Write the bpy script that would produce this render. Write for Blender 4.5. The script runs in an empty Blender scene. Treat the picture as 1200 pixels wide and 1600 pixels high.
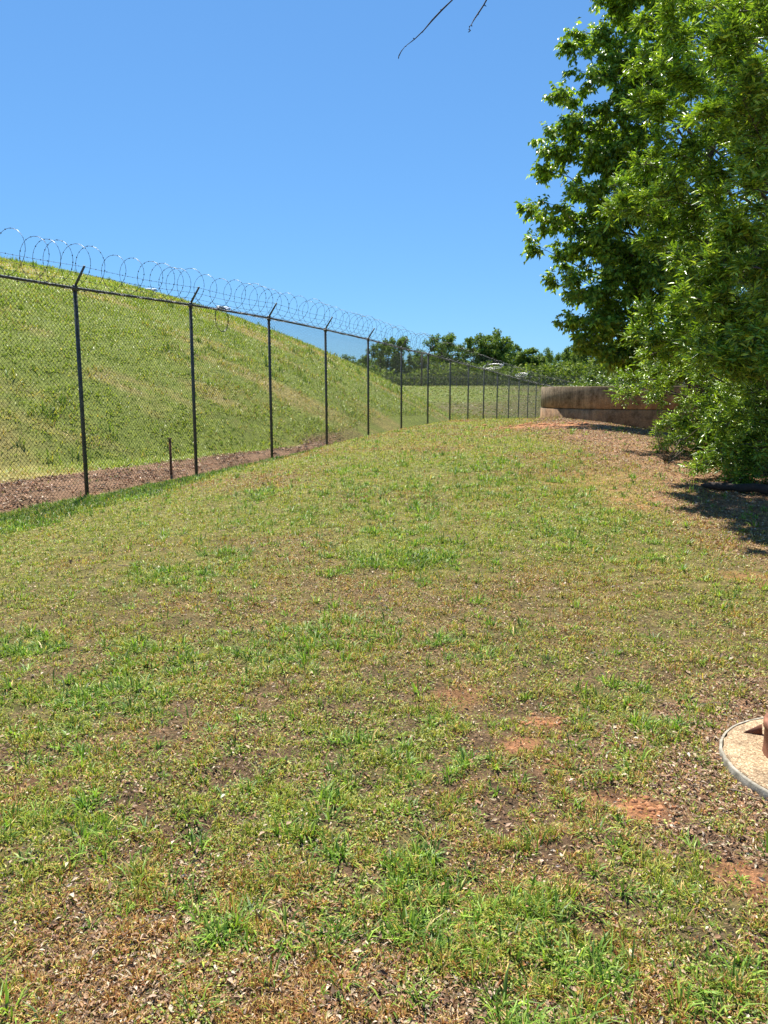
import bpy, math, random
import numpy as np
from mathutils import Vector

# ------------------------------------------------------------------ camera, sky, sun, exposure
CAMZ = 1.6
PITCH = math.radians(8.9)
FPX = 1202.0
scene = bpy.context.scene
C = scene.collection
cam_data = bpy.data.cameras.new("camera")
cam_data.sensor_fit = 'VERTICAL'
cam_data.sensor_height = 36.0
cam_data.lens = FPX / 1600 * 36.0
cam_data.clip_start = 0.05
cam_data.clip_end = 5000
cam = bpy.data.objects.new("camera", cam_data)
cam.location = (0, 0, CAMZ)
cam.rotation_euler = (math.radians(90) - PITCH, 0, 0)
C.objects.link(cam)
scene.camera = cam

SUN_EL = math.radians(62)
SUN_AZ = math.radians(-16)          # measured from +Y towards +X
sun_dir = Vector((math.sin(SUN_AZ) * math.cos(SUN_EL), math.cos(SUN_AZ) * math.cos(SUN_EL), math.sin(SUN_EL)))
world = bpy.data.worlds.new("World")
scene.world = world
world.use_nodes = True
wn = world.node_tree
for n in list(wn.nodes):
    wn.nodes.remove(n)
sky = wn.nodes.new('ShaderNodeTexSky')
sky.sky_type = 'NISHITA'
sky.sun_disc = False
sky.sun_elevation = SUN_EL
sky.sun_rotation = SUN_AZ
sky.altitude = 0
sky.air_density = 1.0
sky.dust_density = 0.0
sky.ozone_density = 6.0
bg = wn.nodes.new('ShaderNodeBackground')
bg.inputs[1].default_value = 0.105
wo = wn.nodes.new('ShaderNodeOutputWorld')
gm = wn.nodes.new('ShaderNodeGamma'); gm.inputs[1].default_value = 0.62      # softer zenith-to-horizon contrast, as in the clear spring sky
wn.links.new(sky.outputs[0], gm.inputs[0])
tn = wn.nodes.new('ShaderNodeMix'); tn.data_type = 'RGBA'; tn.blend_type = 'MULTIPLY'; tn.inputs[0].default_value = 1.0
tn.inputs[7].default_value = (0.53, 0.93, 1.33, 1)
wn.links.new(gm.outputs[0], tn.inputs[6]); wn.links.new(tn.outputs[2], bg.inputs[0])
wn.links.new(bg.outputs[0], wo.inputs[0])
sd = bpy.data.lights.new("sun", 'SUN')
sd.energy = 5.0
sd.angle = math.radians(0.5)
sd.color = (1.0, 0.955, 0.88)
so = bpy.data.objects.new("sun", sd)
so.rotation_euler = sun_dir.to_track_quat('Z', 'Y').to_euler()
so.location = (0, 0, 30)
C.objects.link(so)
scene.view_settings.view_transform = 'Standard'
scene.view_settings.look = 'None'
scene.view_settings.exposure = 1.08
scene.view_settings.gamma = 1.0
scene.render.engine = 'CYCLES'
scene.cycles.max_bounces = 6
scene.cycles.diffuse_bounces = 3
scene.cycles.glossy_bounces = 2
scene.cycles.transmission_bounces = 3
scene.cycles.transparent_max_bounces = 4

RNG = np.random.default_rng(7)
random.seed(7)

# ------------------------------------------------------------------ helpers
def link(o, parent=None):
    C.objects.link(o)
    if parent is not None:
        o.parent = parent
    return o

def tag(o, label=None, cat=None, group=None, kind=None):
    if label: o["label"] = label
    if cat: o["category"] = cat
    if group: o["group"] = group
    if kind: o["kind"] = kind
    return o

def empty(name, loc):
    o = bpy.data.objects.new(name, None)
    o.location = loc
    o.empty_display_size = 0.2
    return link(o)

def np_mesh(name, V, F, mat, parent=None, col=None, smooth=False, origin=None):
    """V (n,3); F list of int arrays (m,k), one per polygon size; col per vertex (n,3)."""
    V = np.asarray(V, dtype=np.float32).reshape(-1, 3)
    if origin is None and parent is not None:
        origin = parent.location
    if origin is not None:
        V = V - np.array(origin, dtype=np.float32)
    F = [np.asarray(f, dtype=np.int32) for f in F if len(f)]
    loops = np.concatenate([f.ravel() for f in F])
    tot = np.concatenate([np.full(len(f), f.shape[1], dtype=np.int32) for f in F])
    start = np.concatenate([[0], np.cumsum(tot)[:-1]]).astype(np.int32)
    me = bpy.data.meshes.new(name)
    me.vertices.add(len(V)); me.vertices.foreach_set("co", V.ravel())
    me.loops.add(len(loops)); me.loops.foreach_set("vertex_index", loops)
    me.polygons.add(len(tot)); me.polygons.foreach_set("loop_start", start)
    try:
        me.polygons.foreach_set("loop_total", tot)
    except Exception:
        pass
    if smooth:
        me.polygons.foreach_set("use_smooth", np.ones(len(tot), dtype=bool))
    if col is not None:
        a = me.color_attributes.new("col", 'FLOAT_COLOR', 'POINT')
        c4 = np.ones((len(V), 4), dtype=np.float32); c4[:, :3] = col
        a.data.foreach_set("color", c4.ravel())
    me.update(calc_edges=True)
    me.materials.append(mat)
    o = bpy.data.objects.new(name, me)
    if origin is not None and parent is None:
        o.location = tuple(float(v) for v in origin)
    return link(o, parent)

def uniform(name, V, tmpl, mat, parent=None, col=None, origin=None, smooth=False):
    """V (n,k,3) items with the same little face template."""
    n, k, _ = V.shape
    off = (np.arange(n) * k)[:, None, None]
    by = {}
    for f in tmpl:
        by.setdefault(len(f), []).append(f)
    F = [(np.array(fs)[None] + off).reshape(-1, s) for s, fs in by.items()]
    cc = None if col is None else np.repeat(col, k, axis=0)
    return np_mesh(name, V.reshape(-1, 3), F, mat, parent, cc, smooth, origin)

class Geo:
    """Collects tubes, boxes and lathes into one mesh."""
    def __init__(s):
        s.v, s.q, s.t, s.n = [], [], [], 0
    def add(s, V, Q=None, T=None):
        V = np.asarray(V, dtype=float).reshape(-1, 3)
        s.v.append(V)
        if Q is not None and len(Q): s.q.append(np.asarray(Q) + s.n)
        if T is not None and len(T): s.t.append(np.asarray(T) + s.n)
        s.n += len(V)
    def tube(s, P, R, k=6, cap=True):
        P = np.asarray(P, dtype=float); m = len(P)
        R = np.broadcast_to(np.asarray(R, dtype=float), (m,))
        T = np.gradient(P, axis=0); T /= np.linalg.norm(T, axis=1)[:, None] + 1e-9
        ref = np.array([0, 0, 1.0]) if abs(T[:, 2]).mean() < 0.8 else np.array([1.0, 0.05, 0])
        A = np.cross(T, ref); A /= np.linalg.norm(A, axis=1)[:, None] + 1e-9
        B = np.cross(T, A)
        ph = np.arange(k) * 2 * math.pi / k
        V = P[:, None] + R[:, None, None] * (A[:, None] * np.cos(ph)[None, :, None] + B[:, None] * np.sin(ph)[None, :, None])
        i = np.arange(m - 1)[:, None] * k; j = np.arange(k)[None]; j2 = (j + 1) % k
        Q = np.stack([i + j, i + j2, i + k + j2, i + k + j], -1).reshape(-1, 4)
        V = V.reshape(-1, 3); Tr = []
        if cap:
            V = np.vstack([V, P[0], P[-1]])
            a, b = m * k, m * k + 1
            for jj in range(k):
                Tr.append((a, (jj + 1) % k, jj)); Tr.append((b, (m - 1) * k + jj, (m - 1) * k + (jj + 1) % k))
        s.add(V, Q, Tr)
    def box(s, c, hx, hy, hz, ax=(1, 0, 0), ay=(0, 1, 0), az=(0, 0, 1)):
        c = np.array(c, float); ax = np.array(ax, float) * hx; ay = np.array(ay, float) * hy; az = np.array(az, float) * hz
        V = [c + i * ax + j * ay + k * az for i in (-1, 1) for j in (-1, 1) for k in (-1, 1)]
        s.add(V, [(0, 1, 3, 2), (4, 6, 7, 5), (0, 4, 5, 1), (2, 3, 7, 6), (0, 2, 6, 4), (1, 5, 7, 3)])
    def lathe(s, c, prof, k=48, wob=0.0, seed=0):
        c = np.array(c, float); prof = np.array(prof, float); m = len(prof)
        ph = np.arange(k) * 2 * math.pi / k
        rr = np.ones(k) + wob * np.random.default_rng(seed).normal(size=k)
        V = np.stack([c[0] + prof[:, 0][:, None] * rr * np.cos(ph), c[1] + prof[:, 0][:, None] * rr * np.sin(ph),
                      c[2] + prof[:, 1][:, None] + 0 * ph], -1).reshape(-1, 3)
        i = np.arange(m - 1)[:, None] * k; j = np.arange(k)[None]; j2 = (j + 1) % k
        Q = np.stack([i + j, i + j2, i + k + j2, i + k + j], -1).reshape(-1, 4)
        s.add(V, Q)
    def build(s, name, mat, parent=None, smooth=False, origin=None):
        F = []
        if s.q: F.append(np.concatenate(s.q))
        if s.t: F.append(np.concatenate(s.t))
        return np_mesh(name, np.concatenate(s.v), F, mat, parent, None, smooth, origin)

def sstep(a, b, x):
    t = np.clip((x - a) / (b - a), 0, 1); return t * t * (3 - 2 * t)

def vn(x, y, scale, seed=0):
    """smooth value noise 0..1"""
    x = np.asarray(x, float) / scale + 1000.3; y = np.asarray(y, float) / scale + 1000.7
    xi = np.floor(x).astype(np.int64); yi = np.floor(y).astype(np.int64)
    fx = x - xi; fy = y - yi
    fx = fx * fx * (3 - 2 * fx); fy = fy * fy * (3 - 2 * fy)
    def h(a, b):
        n = (a * 374761393 + b * 668265263 + seed * 1442695041) & 0xffffffff
        n = ((n ^ (n >> 13)) * 1274126177) & 0xffffffff
        return ((n ^ (n >> 16)) & 0xffff) / 65535.0
    return (h(xi, yi) * (1 - fx) + h(xi + 1, yi) * fx) * (1 - fy) + (h(xi, yi + 1) * (1 - fx) + h(xi + 1, yi + 1) * fx) * fy

def fbm(x, y, scale, seed=0, o=3):
    s = 0; a = 1; t = 0
    for i in range(o):
        s = s + a * vn(x, y, scale / 2 ** i, seed + i * 17); t += a; a *= 0.55
    return s / t

# ------------------------------------------------------------------ terrain
TH = math.radians(20.5)
FX0, FY0 = -4.751, 12.211
ST, CT = math.sin(TH), math.cos(TH)
def fence_sd(X, Y):
    dx = X - FX0; dy = Y - FY0
    return dx * ST + dy * CT, dx * CT - dy * ST
def fence_xy(s, d=0.0):
    return FX0 + s * ST + d * CT, FY0 + s * CT - d * ST
RS = np.array([-40, -10, 0, 3.05, 6.1, 9.15, 12.2, 15.25, 18.3, 21.35, 24.4, 27.45, 30.5, 33.55, 36.6, 39.65, 42.7, 50, 70, 100, 160.])
RT = np.array([1.45, 1.5, 1.57, 1.63, 1.65, 1.61, 1.55, 1.45, 1.37, 1.27, 1.15, 1.07, .95, .84, .74, .63, .54, .36, .1, .0, .0])
def rail_z(s): return np.interp(s, RS, RT) + CAMZ
POSTH = 3.12
HCX, HCY, HR, HH, HP = -29.04, 42.52, 33.93, 8.453, 2.453
def smooth_terrain(X, Y):
    s, d = fence_sd(X, Y)
    b = rail_z(np.clip(s, -40, 160)) - POSTH
    A = sstep(-9, 15, s) * (1 - sstep(22, 44, s) * 0.75)
    prof = 1 - np.exp(-(np.clip(d - 0.35, 0, None) / 2.1) ** 1.15)
    z = b + A * 1.15 * prof
    z = z - 0.24 * sstep(1.8, 4.6, d) * sstep(10, 20, Y)
    z = z - 0.115 * np.clip(X - (3.9 + 0.05 * np.clip(Y, 0, 30)), 0, 14) * sstep(4, 14, Y) * (1 - sstep(40, 80, Y))
    z = z - 0.09 * (1 - sstep(1.5, 4.5, d)) * (1 - sstep(4, 9, s)) * sstep(-16, -8, s)
    z = z - 0.16 * sstep(5.5, 8, X) * sstep(17, 23, Y) * (1 - sstep(32, 40, Y))
    far = sstep(40, 100, Y)
    z = z * (1 - far) + far * (CAMZ + 0.70)
    z = z - 2.1 * sstep(101, 112, Y) + 1.5 * sstep(150, 400, Y)
    r = np.hypot(X - HCX, Y - HCY)
    t = np.clip(1 - r / HR, 0, 1)
    return z + HH * (1 - (1 - t) ** HP)
def terrain(X, Y):
    X = np.asarray(X, float); Y = np.asarray(Y, float)
    r = np.hypot(X, Y)
    z = smooth_terrain(X, Y)
    near = 1 / (1 + (r / 9) ** 2)
    z = z + 0.05 * (fbm(X, Y, 1.6, 3, 2) - 0.5) * sstep(150, 40, r)
    z = z + 0.05 * (fbm(X, Y, 0.22, 5, 4) - 0.5) * near
    s, d = fence_sd(X, Y)
    m = sstep(-2.6 + 1.4 * sstep(0, 9, s), -2.0 + 1.4 * sstep(0, 9, s), d) * (1 - sstep(-0.25, 0.05, d)) * (1 - sstep(11, 15, s))
    z = z + m * (0.12 * (fbm(X, Y, 0.6, 9, 2) - 0.35))
    e = np.exp(-((d + 0.05 + 0.25 * (fbm(X, Y, 1.2, 77, 2) - .5)) / 0.16) ** 2) * (1 - sstep(11, 15, s)) * sstep(-6, 0, s + 6)
    return z - 0.09 * e
def unproject(px, py, Y):
    a = (px - 600) / FPX; b = -(py - 800) / FPX
    c, s = math.cos(PITCH), math.sin(PITCH)
    dy = c + b * s; dz = -s + b * c
    return a / dy * Y, CAMZ + dz / dy * Y
def U(px, py, Y):
    x, z = unproject(px, py, Y); return np.array([x, Y, z])
def ray_ground(px, py, y0=1.2, y1=300):
    Y = np.geomspace(y0, y1, 3000)
    X, Z = unproject(px, py, Y)
    g = smooth_terrain(X, Y); i = int(np.argmax(Z < g))
    return float(X[i]), float(Y[i])
def gz(x, y): return float(terrain(np.array([x]), np.array([y]))[0])

SPOTS_LUSH = [(150, 1080, 0.42, .8), (40, 1012, 0.16, 1.), (110, 1120, 0.3, .8), (240, 893, 0.35, .8), (620, 862, 0.65, .8), (415, 772, 0.4, .6), (640, 775, 1.6, .35),
              (450, 1020, 0.4, .5), (330, 1430, 0.22, .7), (230, 1410, 0.15, .7), (620, 1380, 0.22, .45), (780, 1500, 0.16, .6), (900, 1540, 0.2, .7),
              (1050, 1400, 0.22, .4), (560, 1000, 0.5, .3), (830, 760, 1.8, .35), (900, 830, 0.8, .35), (60, 1290, 0.18, .6), (1000, 1120, 0.3, .4), (620, 1190, 0.3, .35),
              (330, 870, 0.5, .3), (730, 1010, 0.6, .3), (530, 1290, 0.3, .3), (1150, 1560, 0.2, .5), (850, 1430, .12, .7), (700, 735, 1.5, .4)]
SPOTS_CLAY = [(850, 1130, 0.09, 1.), (1018, 1268, 0.085, 1.2), (850, 665, 0.9, 1.1), (905, 664, 1.2, 1.0), (820, 1168, 0.1, .6), (720, 1085, 0.14, .5), (990, 785, 0.5, .45), (1180, 905, 0.2, .6),
              (940, 1255, 0.08, .6), (1150, 1370, 0.08, .6), (1180, 1390, 0.07, .7), (20, 1260, 0.25, .35), (940, 755, 0.9, .35), (860, 1195, 0.08, .6)]
LW = [(ray_ground(a, b), r, w) for a, b, r, w in SPOTS_LUSH]
CW = [(ray_ground(a, b), r, w) for a, b, r, w in SPOTS_CLAY]
MC = (1.918, 2.978)
def zones(X, Y):
    """weights that describe what covers the ground"""
    X = np.asarray(X, float); Y = np.asarray(Y, float)
    s, d = fence_sd(X, Y)
    w = 0.5 * (fbm(X, Y, 1.1, 21, 3) - 0.5)
    r = np.hypot(X, Y)
    dl = -2.55 + 1.45 * sstep(0, 9, s)
    mulch = sstep(dl - .2, dl + .2, d + w) * (1 - sstep(-0.2, 0.1, d + 0.5 * w)) * (1 - sstep(10, 14, s + 4 * w))
    lush = np.zeros_like(X); clay = np.zeros_like(X)
    wn_ = (fbm(X, Y, 0.16, 31, 3) - 0.5); wm_ = (fbm(X, Y, 0.5, 33, 3) - 0.5)
    for (c, rad, k) in LW:
        q = np.hypot((X - c[0]), (Y - c[1]) / 1.15) / rad
        lush = np.maximum(lush, k * np.clip(1.25 - q + 2.0 * wn_ + 1.6 * wm_, 0, 1))
    wd = 1.75 - 0.95 * sstep(-2, 5, s)
    strip = sstep(0.0, 0.3, d + w * .4) * (1 - sstep(wd - .35, wd + .35, d + 0.9 * w)) * (1 - sstep(5, 12, s))
    lush = np.maximum(lush, strip * 0.95)
    for (c, rad, k) in CW:
        q = np.hypot((X - c[0]), (Y - c[1])) / rad
        clay = np.maximum(clay, k * np.clip(1.3 - q + 2.2 * wn_ , 0, 1))
    edge = 2.95 + 0.35 * (1 - sstep(6, 10, Y)) * 0 + 0.10 * np.clip(Y - 14, 0, 30)
    litter = sstep(-0.5, 0.9, X - edge + 2.4 * w) * sstep(4.0, 10, Y + 1.6 * (X - 3)) * (1 - sstep(24, 30, Y))
    mh = np.hypot(X - MC[0], Y - MC[1])
    litter = np.maximum(litter, 0.9 * (1 - sstep(0.6, 1.15, mh + 0.9 * wn_)))
    litter = np.maximum(litter, 0.75 * np.clip(1.2 - np.hypot((X - 4.4) / 1.6, (Y - 17) / 3.2) + 1.5 * w, 0, 1))
    hill = np.clip((HR - np.hypot(X - HCX, Y - HCY)) / 1.5 + 1, 0, 1)
    dry = fbm(X, Y, 1.3, 41, 4)
    soilnear = (1 - sstep(2.2, 6.0, Y)) * 0.55
    return dict(mulch=mulch, lush=lush * (1 - clay), clay=np.clip(clay, 0, 1), litter=litter, hill=hill, dry=dry, near=soilnear, s=s, d=d, r=r)

def mix(a, b, t):
    return a * (1 - t[:, None]) + np.asarray(b)[None] * t[:, None]

# ------------------------------------------------------------------ materials
def new_mat(name):
    m = bpy.data.materials.new(name); m.use_nodes = True
    nt = m.node_tree
    for n in list(nt.nodes): nt.nodes.remove(n)
    return m, nt, nt.nodes.new('ShaderNodeOutputMaterial')
def N(nt, t, **kw):
    n = nt.nodes.new(t)
    for k, v in kw.items(): setattr(n, k, v)
    return n
def principled(nt, col=None, rough=0.7, metal=0.0, spec=0.5):
    p = nt.nodes.new('ShaderNodeBsdfPrincipled')
    if col is not None: p.inputs['Base Color'].default_value = (*col, 1)
    p.inputs['Roughness'].default_value = rough; p.inputs['Metallic'].default_value = metal
    p.inputs['Specular IOR Level'].default_value = spec
    return p
def noise(nt, vec, scale, detail=4, rough=0.6):
    n = nt.nodes.new('ShaderNodeTexNoise'); n.inputs['Scale'].default_value = scale
    n.inputs['Detail'].default_value = detail; n.inputs['Roughness'].default_value = rough
    if vec is not None: nt.links.new(vec, n.inputs['Vector'])
    return n
def ramp(nt, fac, stops):
    r = nt.nodes.new('ShaderNodeValToRGB')
    while len(r.color_ramp.elements) < len(stops): r.color_ramp.elements.new(0.5)
    for e, (p, c) in zip(r.color_ramp.elements, stops):
        e.position = p; e.color = (*c, 1)
    nt.links.new(fac, r.inputs[0]); return r
def mixc(nt, fac, a, b, mode='MIX'):
    m = nt.nodes.new('ShaderNodeMix'); m.data_type = 'RGBA'; m.blend_type = mode
    for sock, v in ((m.inputs[0], fac), (m.inputs[6], a), (m.inputs[7], b)):
        if isinstance(v, (int, float)): sock.default_value = v
        elif isinstance(v, tuple): sock.default_value = (*v, 1)
        else: nt.links.new(v, sock)
    return m.outputs[2]
def bump(nt, height, strength, dist):
    b = nt.nodes.new('ShaderNodeBump'); b.inputs['Strength'].default_value = strength; b.inputs['Distance'].default_value = dist
    nt.links.new(height, b.inputs['Height']); return b

def mat_ground():
    m, nt, out = new_mat("ground")
    geo = N(nt, 'ShaderNodeNewGeometry'); pos = geo.outputs['Position']
    a = N(nt, 'ShaderNodeAttribute', attribute_name="col")
    n1 = noise(nt, pos, 55, 5, 0.7); n2 = noise(nt, pos, 9, 5, 0.65); n3 = noise(nt, pos, 1.7, 4, 0.6)
    r1 = ramp(nt, n1.outputs[0], [(0.3, (0.35, 0.32, 0.3)), (0.5, (0.95, 0.93, 0.9)), (0.72, (1.7, 1.6, 1.45))])
    r2 = ramp(nt, n2.outputs[0], [(0.3, (0.55, 0.58, 0.55)), (0.55, (1.0, 1.0, 1.0)), (0.75, (1.45, 1.38, 1.25))])
    r3 = ramp(nt, n3.outputs[0], [(0.3, (0.85, 0.85, 0.8)), (0.7, (1.15, 1.12, 1.1))])
    c = mixc(nt, 1.0, a.outputs['Color'], r1.outputs[0], 'MULTIPLY')
    c = mixc(nt, 1.0, c, r2.outputs[0], 'MULTIPLY')
    c = mixc(nt, 1.0, c, r3.outputs[0], 'MULTIPLY')
    p = principled(nt, rough=0.95, spec=0.15)
    nt.links.new(c, p.inputs['Base Color'])
    h = N(nt, 'ShaderNodeMath', operation='ADD')
    nt.links.new(n1.outputs[0], h.inputs[0]); nt.links.new(n2.outputs[0], h.inputs[1])
    b = bump(nt, h.outputs[0], 0.9, 0.03); nt.links.new(b.outputs[0], p.inputs['Normal'])
    nt.links.new(p.outputs[0], out.inputs[0]); return m

def mat_leafy(name, trans=0.35, rough=0.45, spec=0.5, tcol=(1.15, 1.25, 0.6)):
    m, nt, out = new_mat(name)
    a = N(nt, 'ShaderNodeAttribute', attribute_name="col")
    p = principled(nt, rough=rough, spec=spec); nt.links.new(a.outputs['Color'], p.inputs['Base Color'])
    t = N(nt, 'ShaderNodeBsdfTranslucent')
    tc = mixc(nt, 1.0, a.outputs['Color'], tcol, 'MULTIPLY'); nt.links.new(tc, t.inputs[0])
    mx = N(nt, 'ShaderNodeMixShader'); mx.inputs[0].default_value = trans
    nt.links.new(p.outputs[0], mx.inputs[1]); nt.links.new(t.outputs[0], mx.inputs[2])
    nt.links.new(mx.outputs[0], out.inputs[0]); return m

def mat_metal(name, dark, light, rough=0.5, metal=0.7, scale=18, rust=None):
    m, nt, out = new_mat(name)
    geo = N(nt, 'ShaderNodeNewGeometry')
    n = noise(nt, geo.outputs['Position'], scale, 6, 0.65)
    stops = [(0.35, dark), (0.65, light)]
    r = ramp(nt, n.outputs[0], stops); c = r.outputs[0]
    if rust:
        n2 = noise(nt, geo.outputs['Position'], scale * 0.4, 5, 0.7)
        r2 = ramp(nt, n2.outputs[0], [(0.5, (0, 0, 0)), (0.62, (1, 1, 1))])
        c = mixc(nt, r2.outputs[0], c, rust)
    p = principled(nt, rough=rough, metal=metal); nt.links.new(c, p.inputs['Base Color'])
    b = bump(nt, n.outputs[0], 0.3, 0.002); nt.links.new(b.outputs[0], p.inputs['Normal'])
    nt.links.new(p.outputs[0], out.inputs[0]); return m

def mat_concrete_tank():
    m, nt, out = new_mat("stained_concrete")
    tc = N(nt, 'ShaderNodeTexCoord'); ob = tc.outputs['Object']
    mp = N(nt, 'ShaderNodeMapping'); mp.inputs['Scale'].default_value = (3.2, 3.2, 0.35); nt.links.new(ob, mp.inputs[0])
    st = noise(nt, mp.outputs[0], 1.6, 6, 0.7)          # vertical run marks
    bl = noise(nt, ob, 1.3, 5, 0.6); fn = noise(nt, ob, 26, 5, 0.7)
    sep = N(nt, 'ShaderNodeSeparateXYZ'); nt.links.new(ob, sep.inputs[0])
    base = ramp(nt, st.outputs[0], [(0.3, (0.11, 0.085, 0.058)), (0.5, (0.26, 0.195, 0.125)), (0.72, (0.38, 0.31, 0.22))]).outputs[0]
    # red clay splash, strongest low on the wall
    ad = N(nt, 'ShaderNodeMath', operation='MULTIPLY_ADD'); nt.links.new(bl.outputs[0], ad.inputs[0]); ad.inputs[1].default_value = 1.5
    mr = N(nt, 'ShaderNodeMapRange'); mr.inputs[1].default_value = -0.2; mr.inputs[2].default_value = 1.15; mr.inputs[3].default_value = 0.35; mr.inputs[4].default_value = -0.75
    nt.links.new(sep.outputs[2], mr.inputs[0]); nt.links.new(mr.outputs[0], ad.inputs[2])
    cl = ramp(nt, ad.outputs[0], [(0.35, (0, 0, 0)), (0.95, (0.85, 0.85, 0.85))])
    c = mixc(nt, cl.outputs[0], base, (0.33, 0.19, 0.10))
    b2 = noise(nt, ob, 3.1, 6, 0.75)
    r2 = ramp(nt, b2.outputs[0], [(0.36, (0.5, 0.47, 0.42)), (0.5, (1, 1, 1)), (0.66, (1.4, 1.33, 1.2))])
    c = mixc(nt, 1.0, c, r2.outputs[0], 'MULTIPLY')
    fr = ramp(nt, fn.outputs[0], [(0.3, (0.6, 0.6, 0.6)), (0.6, (1.05, 1.05, 1.05))])
    c = mixc(nt, 1.0, c, fr.outputs[0], 'MULTIPLY')
    p = principled(nt, rough=0.92, spec=0.2); nt.links.new(c, p.inputs['Base Color'])
    b = bump(nt, fn.outputs[0], 0.7, 0.012); nt.links.new(b.outputs[0], p.inputs['Normal'])
    nt.links.new(p.outputs[0], out.inputs[0]); return m

def mat_pad():
    m, nt, out = new_mat("pebbled_concrete")
    geo = N(nt, 'ShaderNodeNewGeometry'); pos = geo.outputs['Position']
    v = N(nt, 'ShaderNodeTexVoronoi'); v.inputs['Scale'].default_value = 150; nt.links.new(pos, v.inputs['Vector'])
    n = noise(nt, pos, 160, 4, 0.7); n2 = noise(nt, pos, 7, 5, 0.7)
    a = ramp(nt, n.outputs[0], [(0.32, (0.14, 0.10, 0.06)), (0.5, (0.42, 0.31, 0.19)), (0.68, (0.70, 0.58, 0.42))])
    b_ = ramp(nt, n2.outputs[0], [(0.32, (0.55, 0.53, 0.50)), (0.5, (0.95, 0.93, 0.9)), (0.75, (1.1, 1.05, 0.98))])
    c = mixc(nt, 1.0, a.outputs[0], b_.outputs[0], 'MULTIPLY')
    sp = N(nt, 'ShaderNodeSeparateColor'); nt.links.new(v.outputs['Color'], sp.inputs[0])
    r = ramp(nt, sp.outputs[0], [(0.0, (0.55, 0.5, 0.45)), (1.0, (1.25, 1.2, 1.15))])
    c = mixc(nt, 1.0, c, r.outputs[0], 'MULTIPLY')
    p = principled(nt, rough=0.9, spec=0.3); nt.links.new(c, p.inputs['Base Color'])
    b = bump(nt, v.outputs['Distance'], 0.6, 0.004); nt.links.new(b.outputs[0], p.inputs['Normal'])
    nt.links.new(p.outputs[0], out.inputs[0]); return m

def mat_noise(name, cols, scale, rough=0.85, bmp=0.5, dist=0.01, stretch=None):
    m, nt, out = new_mat(name)
    tc = N(nt, 'ShaderNodeTexCoord'); vec = tc.outputs['Object']
    if stretch:
        mp = N(nt, 'ShaderNodeMapping'); mp.inputs['Scale'].default_value = stretch; nt.links.new(vec, mp.inputs[0]); vec = mp.outputs[0]
    n = noise(nt, vec, scale, 6, 0.68)
    k = len(cols)
    r = ramp(nt, n.outputs[0], [(0.28 + 0.44 * i / (k - 1), c) for i, c in enumerate(cols)])
    p = principled(nt, rough=rough, spec=0.3); nt.links.new(r.outputs[0], p.inputs['Base Color'])
    b = bump(nt, n.outputs[0], bmp, dist); nt.links.new(b.outputs[0], p.inputs['Normal'])
    nt.links.new(p.outputs[0], out.inputs[0]); return m

M_GROUND = mat_ground()
M_GRASS = mat_leafy("grass_blades", 0.30, 0.5, 0.35)
M_LEAF = mat_leafy("tree_leaves", 0.22, 0.36, 0.6, (1.3, 1.35, 0.5))
M_BROADLEAF = mat_leafy("broad_leaves", 0.38, 0.4, 0.5, (1.3, 1.35, 0.5))
M_FARLEAF = mat_leafy("far_leaves", 0.3, 0.7, 0.2, (1.2, 1.25, 0.6))
M_LITTER = mat_leafy("dry_litter", 0.1, 0.7, 0.25, (1, 1, 1))
M_POST = mat_metal("weathered_post_metal", (0.045, 0.052, 0.05), (0.12, 0.125, 0.115), 0.5, 0.35, 14)
M_WIRE = mat_metal("fence_wire", (0.035, 0.04, 0.036), (0.075, 0.08, 0.075), 0.5, 0.5, 20)
M_RAZOR = mat_metal("razor_wire_metal", (0.05, 0.05, 0.05), (0.12, 0.12, 0.12), 0.4, 0.6, 20)
M_GLINT = mat_metal("sun_glint_wire_metal", (0.4, 0.4, 0.4), (0.7, 0.7, 0.7), 0.35, 0.7, 20)  # paler copy of the razor metal, sun glint put into its colour
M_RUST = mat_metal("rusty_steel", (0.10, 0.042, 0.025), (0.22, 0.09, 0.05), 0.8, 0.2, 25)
M_TANK = mat_concrete_tank()
M_PAD = mat_pad()
M_RIM = mat_noise("weathered_rim", [(0.13, 0.11, 0.07), (0.28, 0.25, 0.19), (0.45, 0.41, 0.33)], 24)
M_PIPE = mat_noise("rust_brown_pipe", [(0.12, 0.048, 0.028), (0.22, 0.09, 0.05), (0.32, 0.14, 0.08)], 14, 0.75, 0.5, 0.004)
M_BARK = mat_noise("bark", [(0.035, 0.028, 0.02), (0.10, 0.085, 0.065), (0.19, 0.165, 0.13)], 7, 0.9, 0.9, 0.02, (3, 3, 0.6))
M_TWIG = mat_noise("dark_twig", [(0.02, 0.014, 0.012), (0.06, 0.045, 0.035)], 40)
M_STICK = mat_noise("dry_stick", [(0.09, 0.065, 0.045), (0.30, 0.24, 0.17)], 30)
M_CLAY = mat_noise("red_clay", [(0.30, 0.12, 0.05), (0.52, 0.25, 0.12)], 30, 0.95, 0.8, 0.01)
M_DARK = mat_noise("dark_hollow", [(0.01, 0.008, 0.006), (0.03, 0.02, 0.015)], 30)
M_CLOUD = mat_noise("cloud_white", [(0.75, 0.77, 0.8), (0.85, 0.86, 0.88)], 0.05, 1.0, 0.0)

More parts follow.
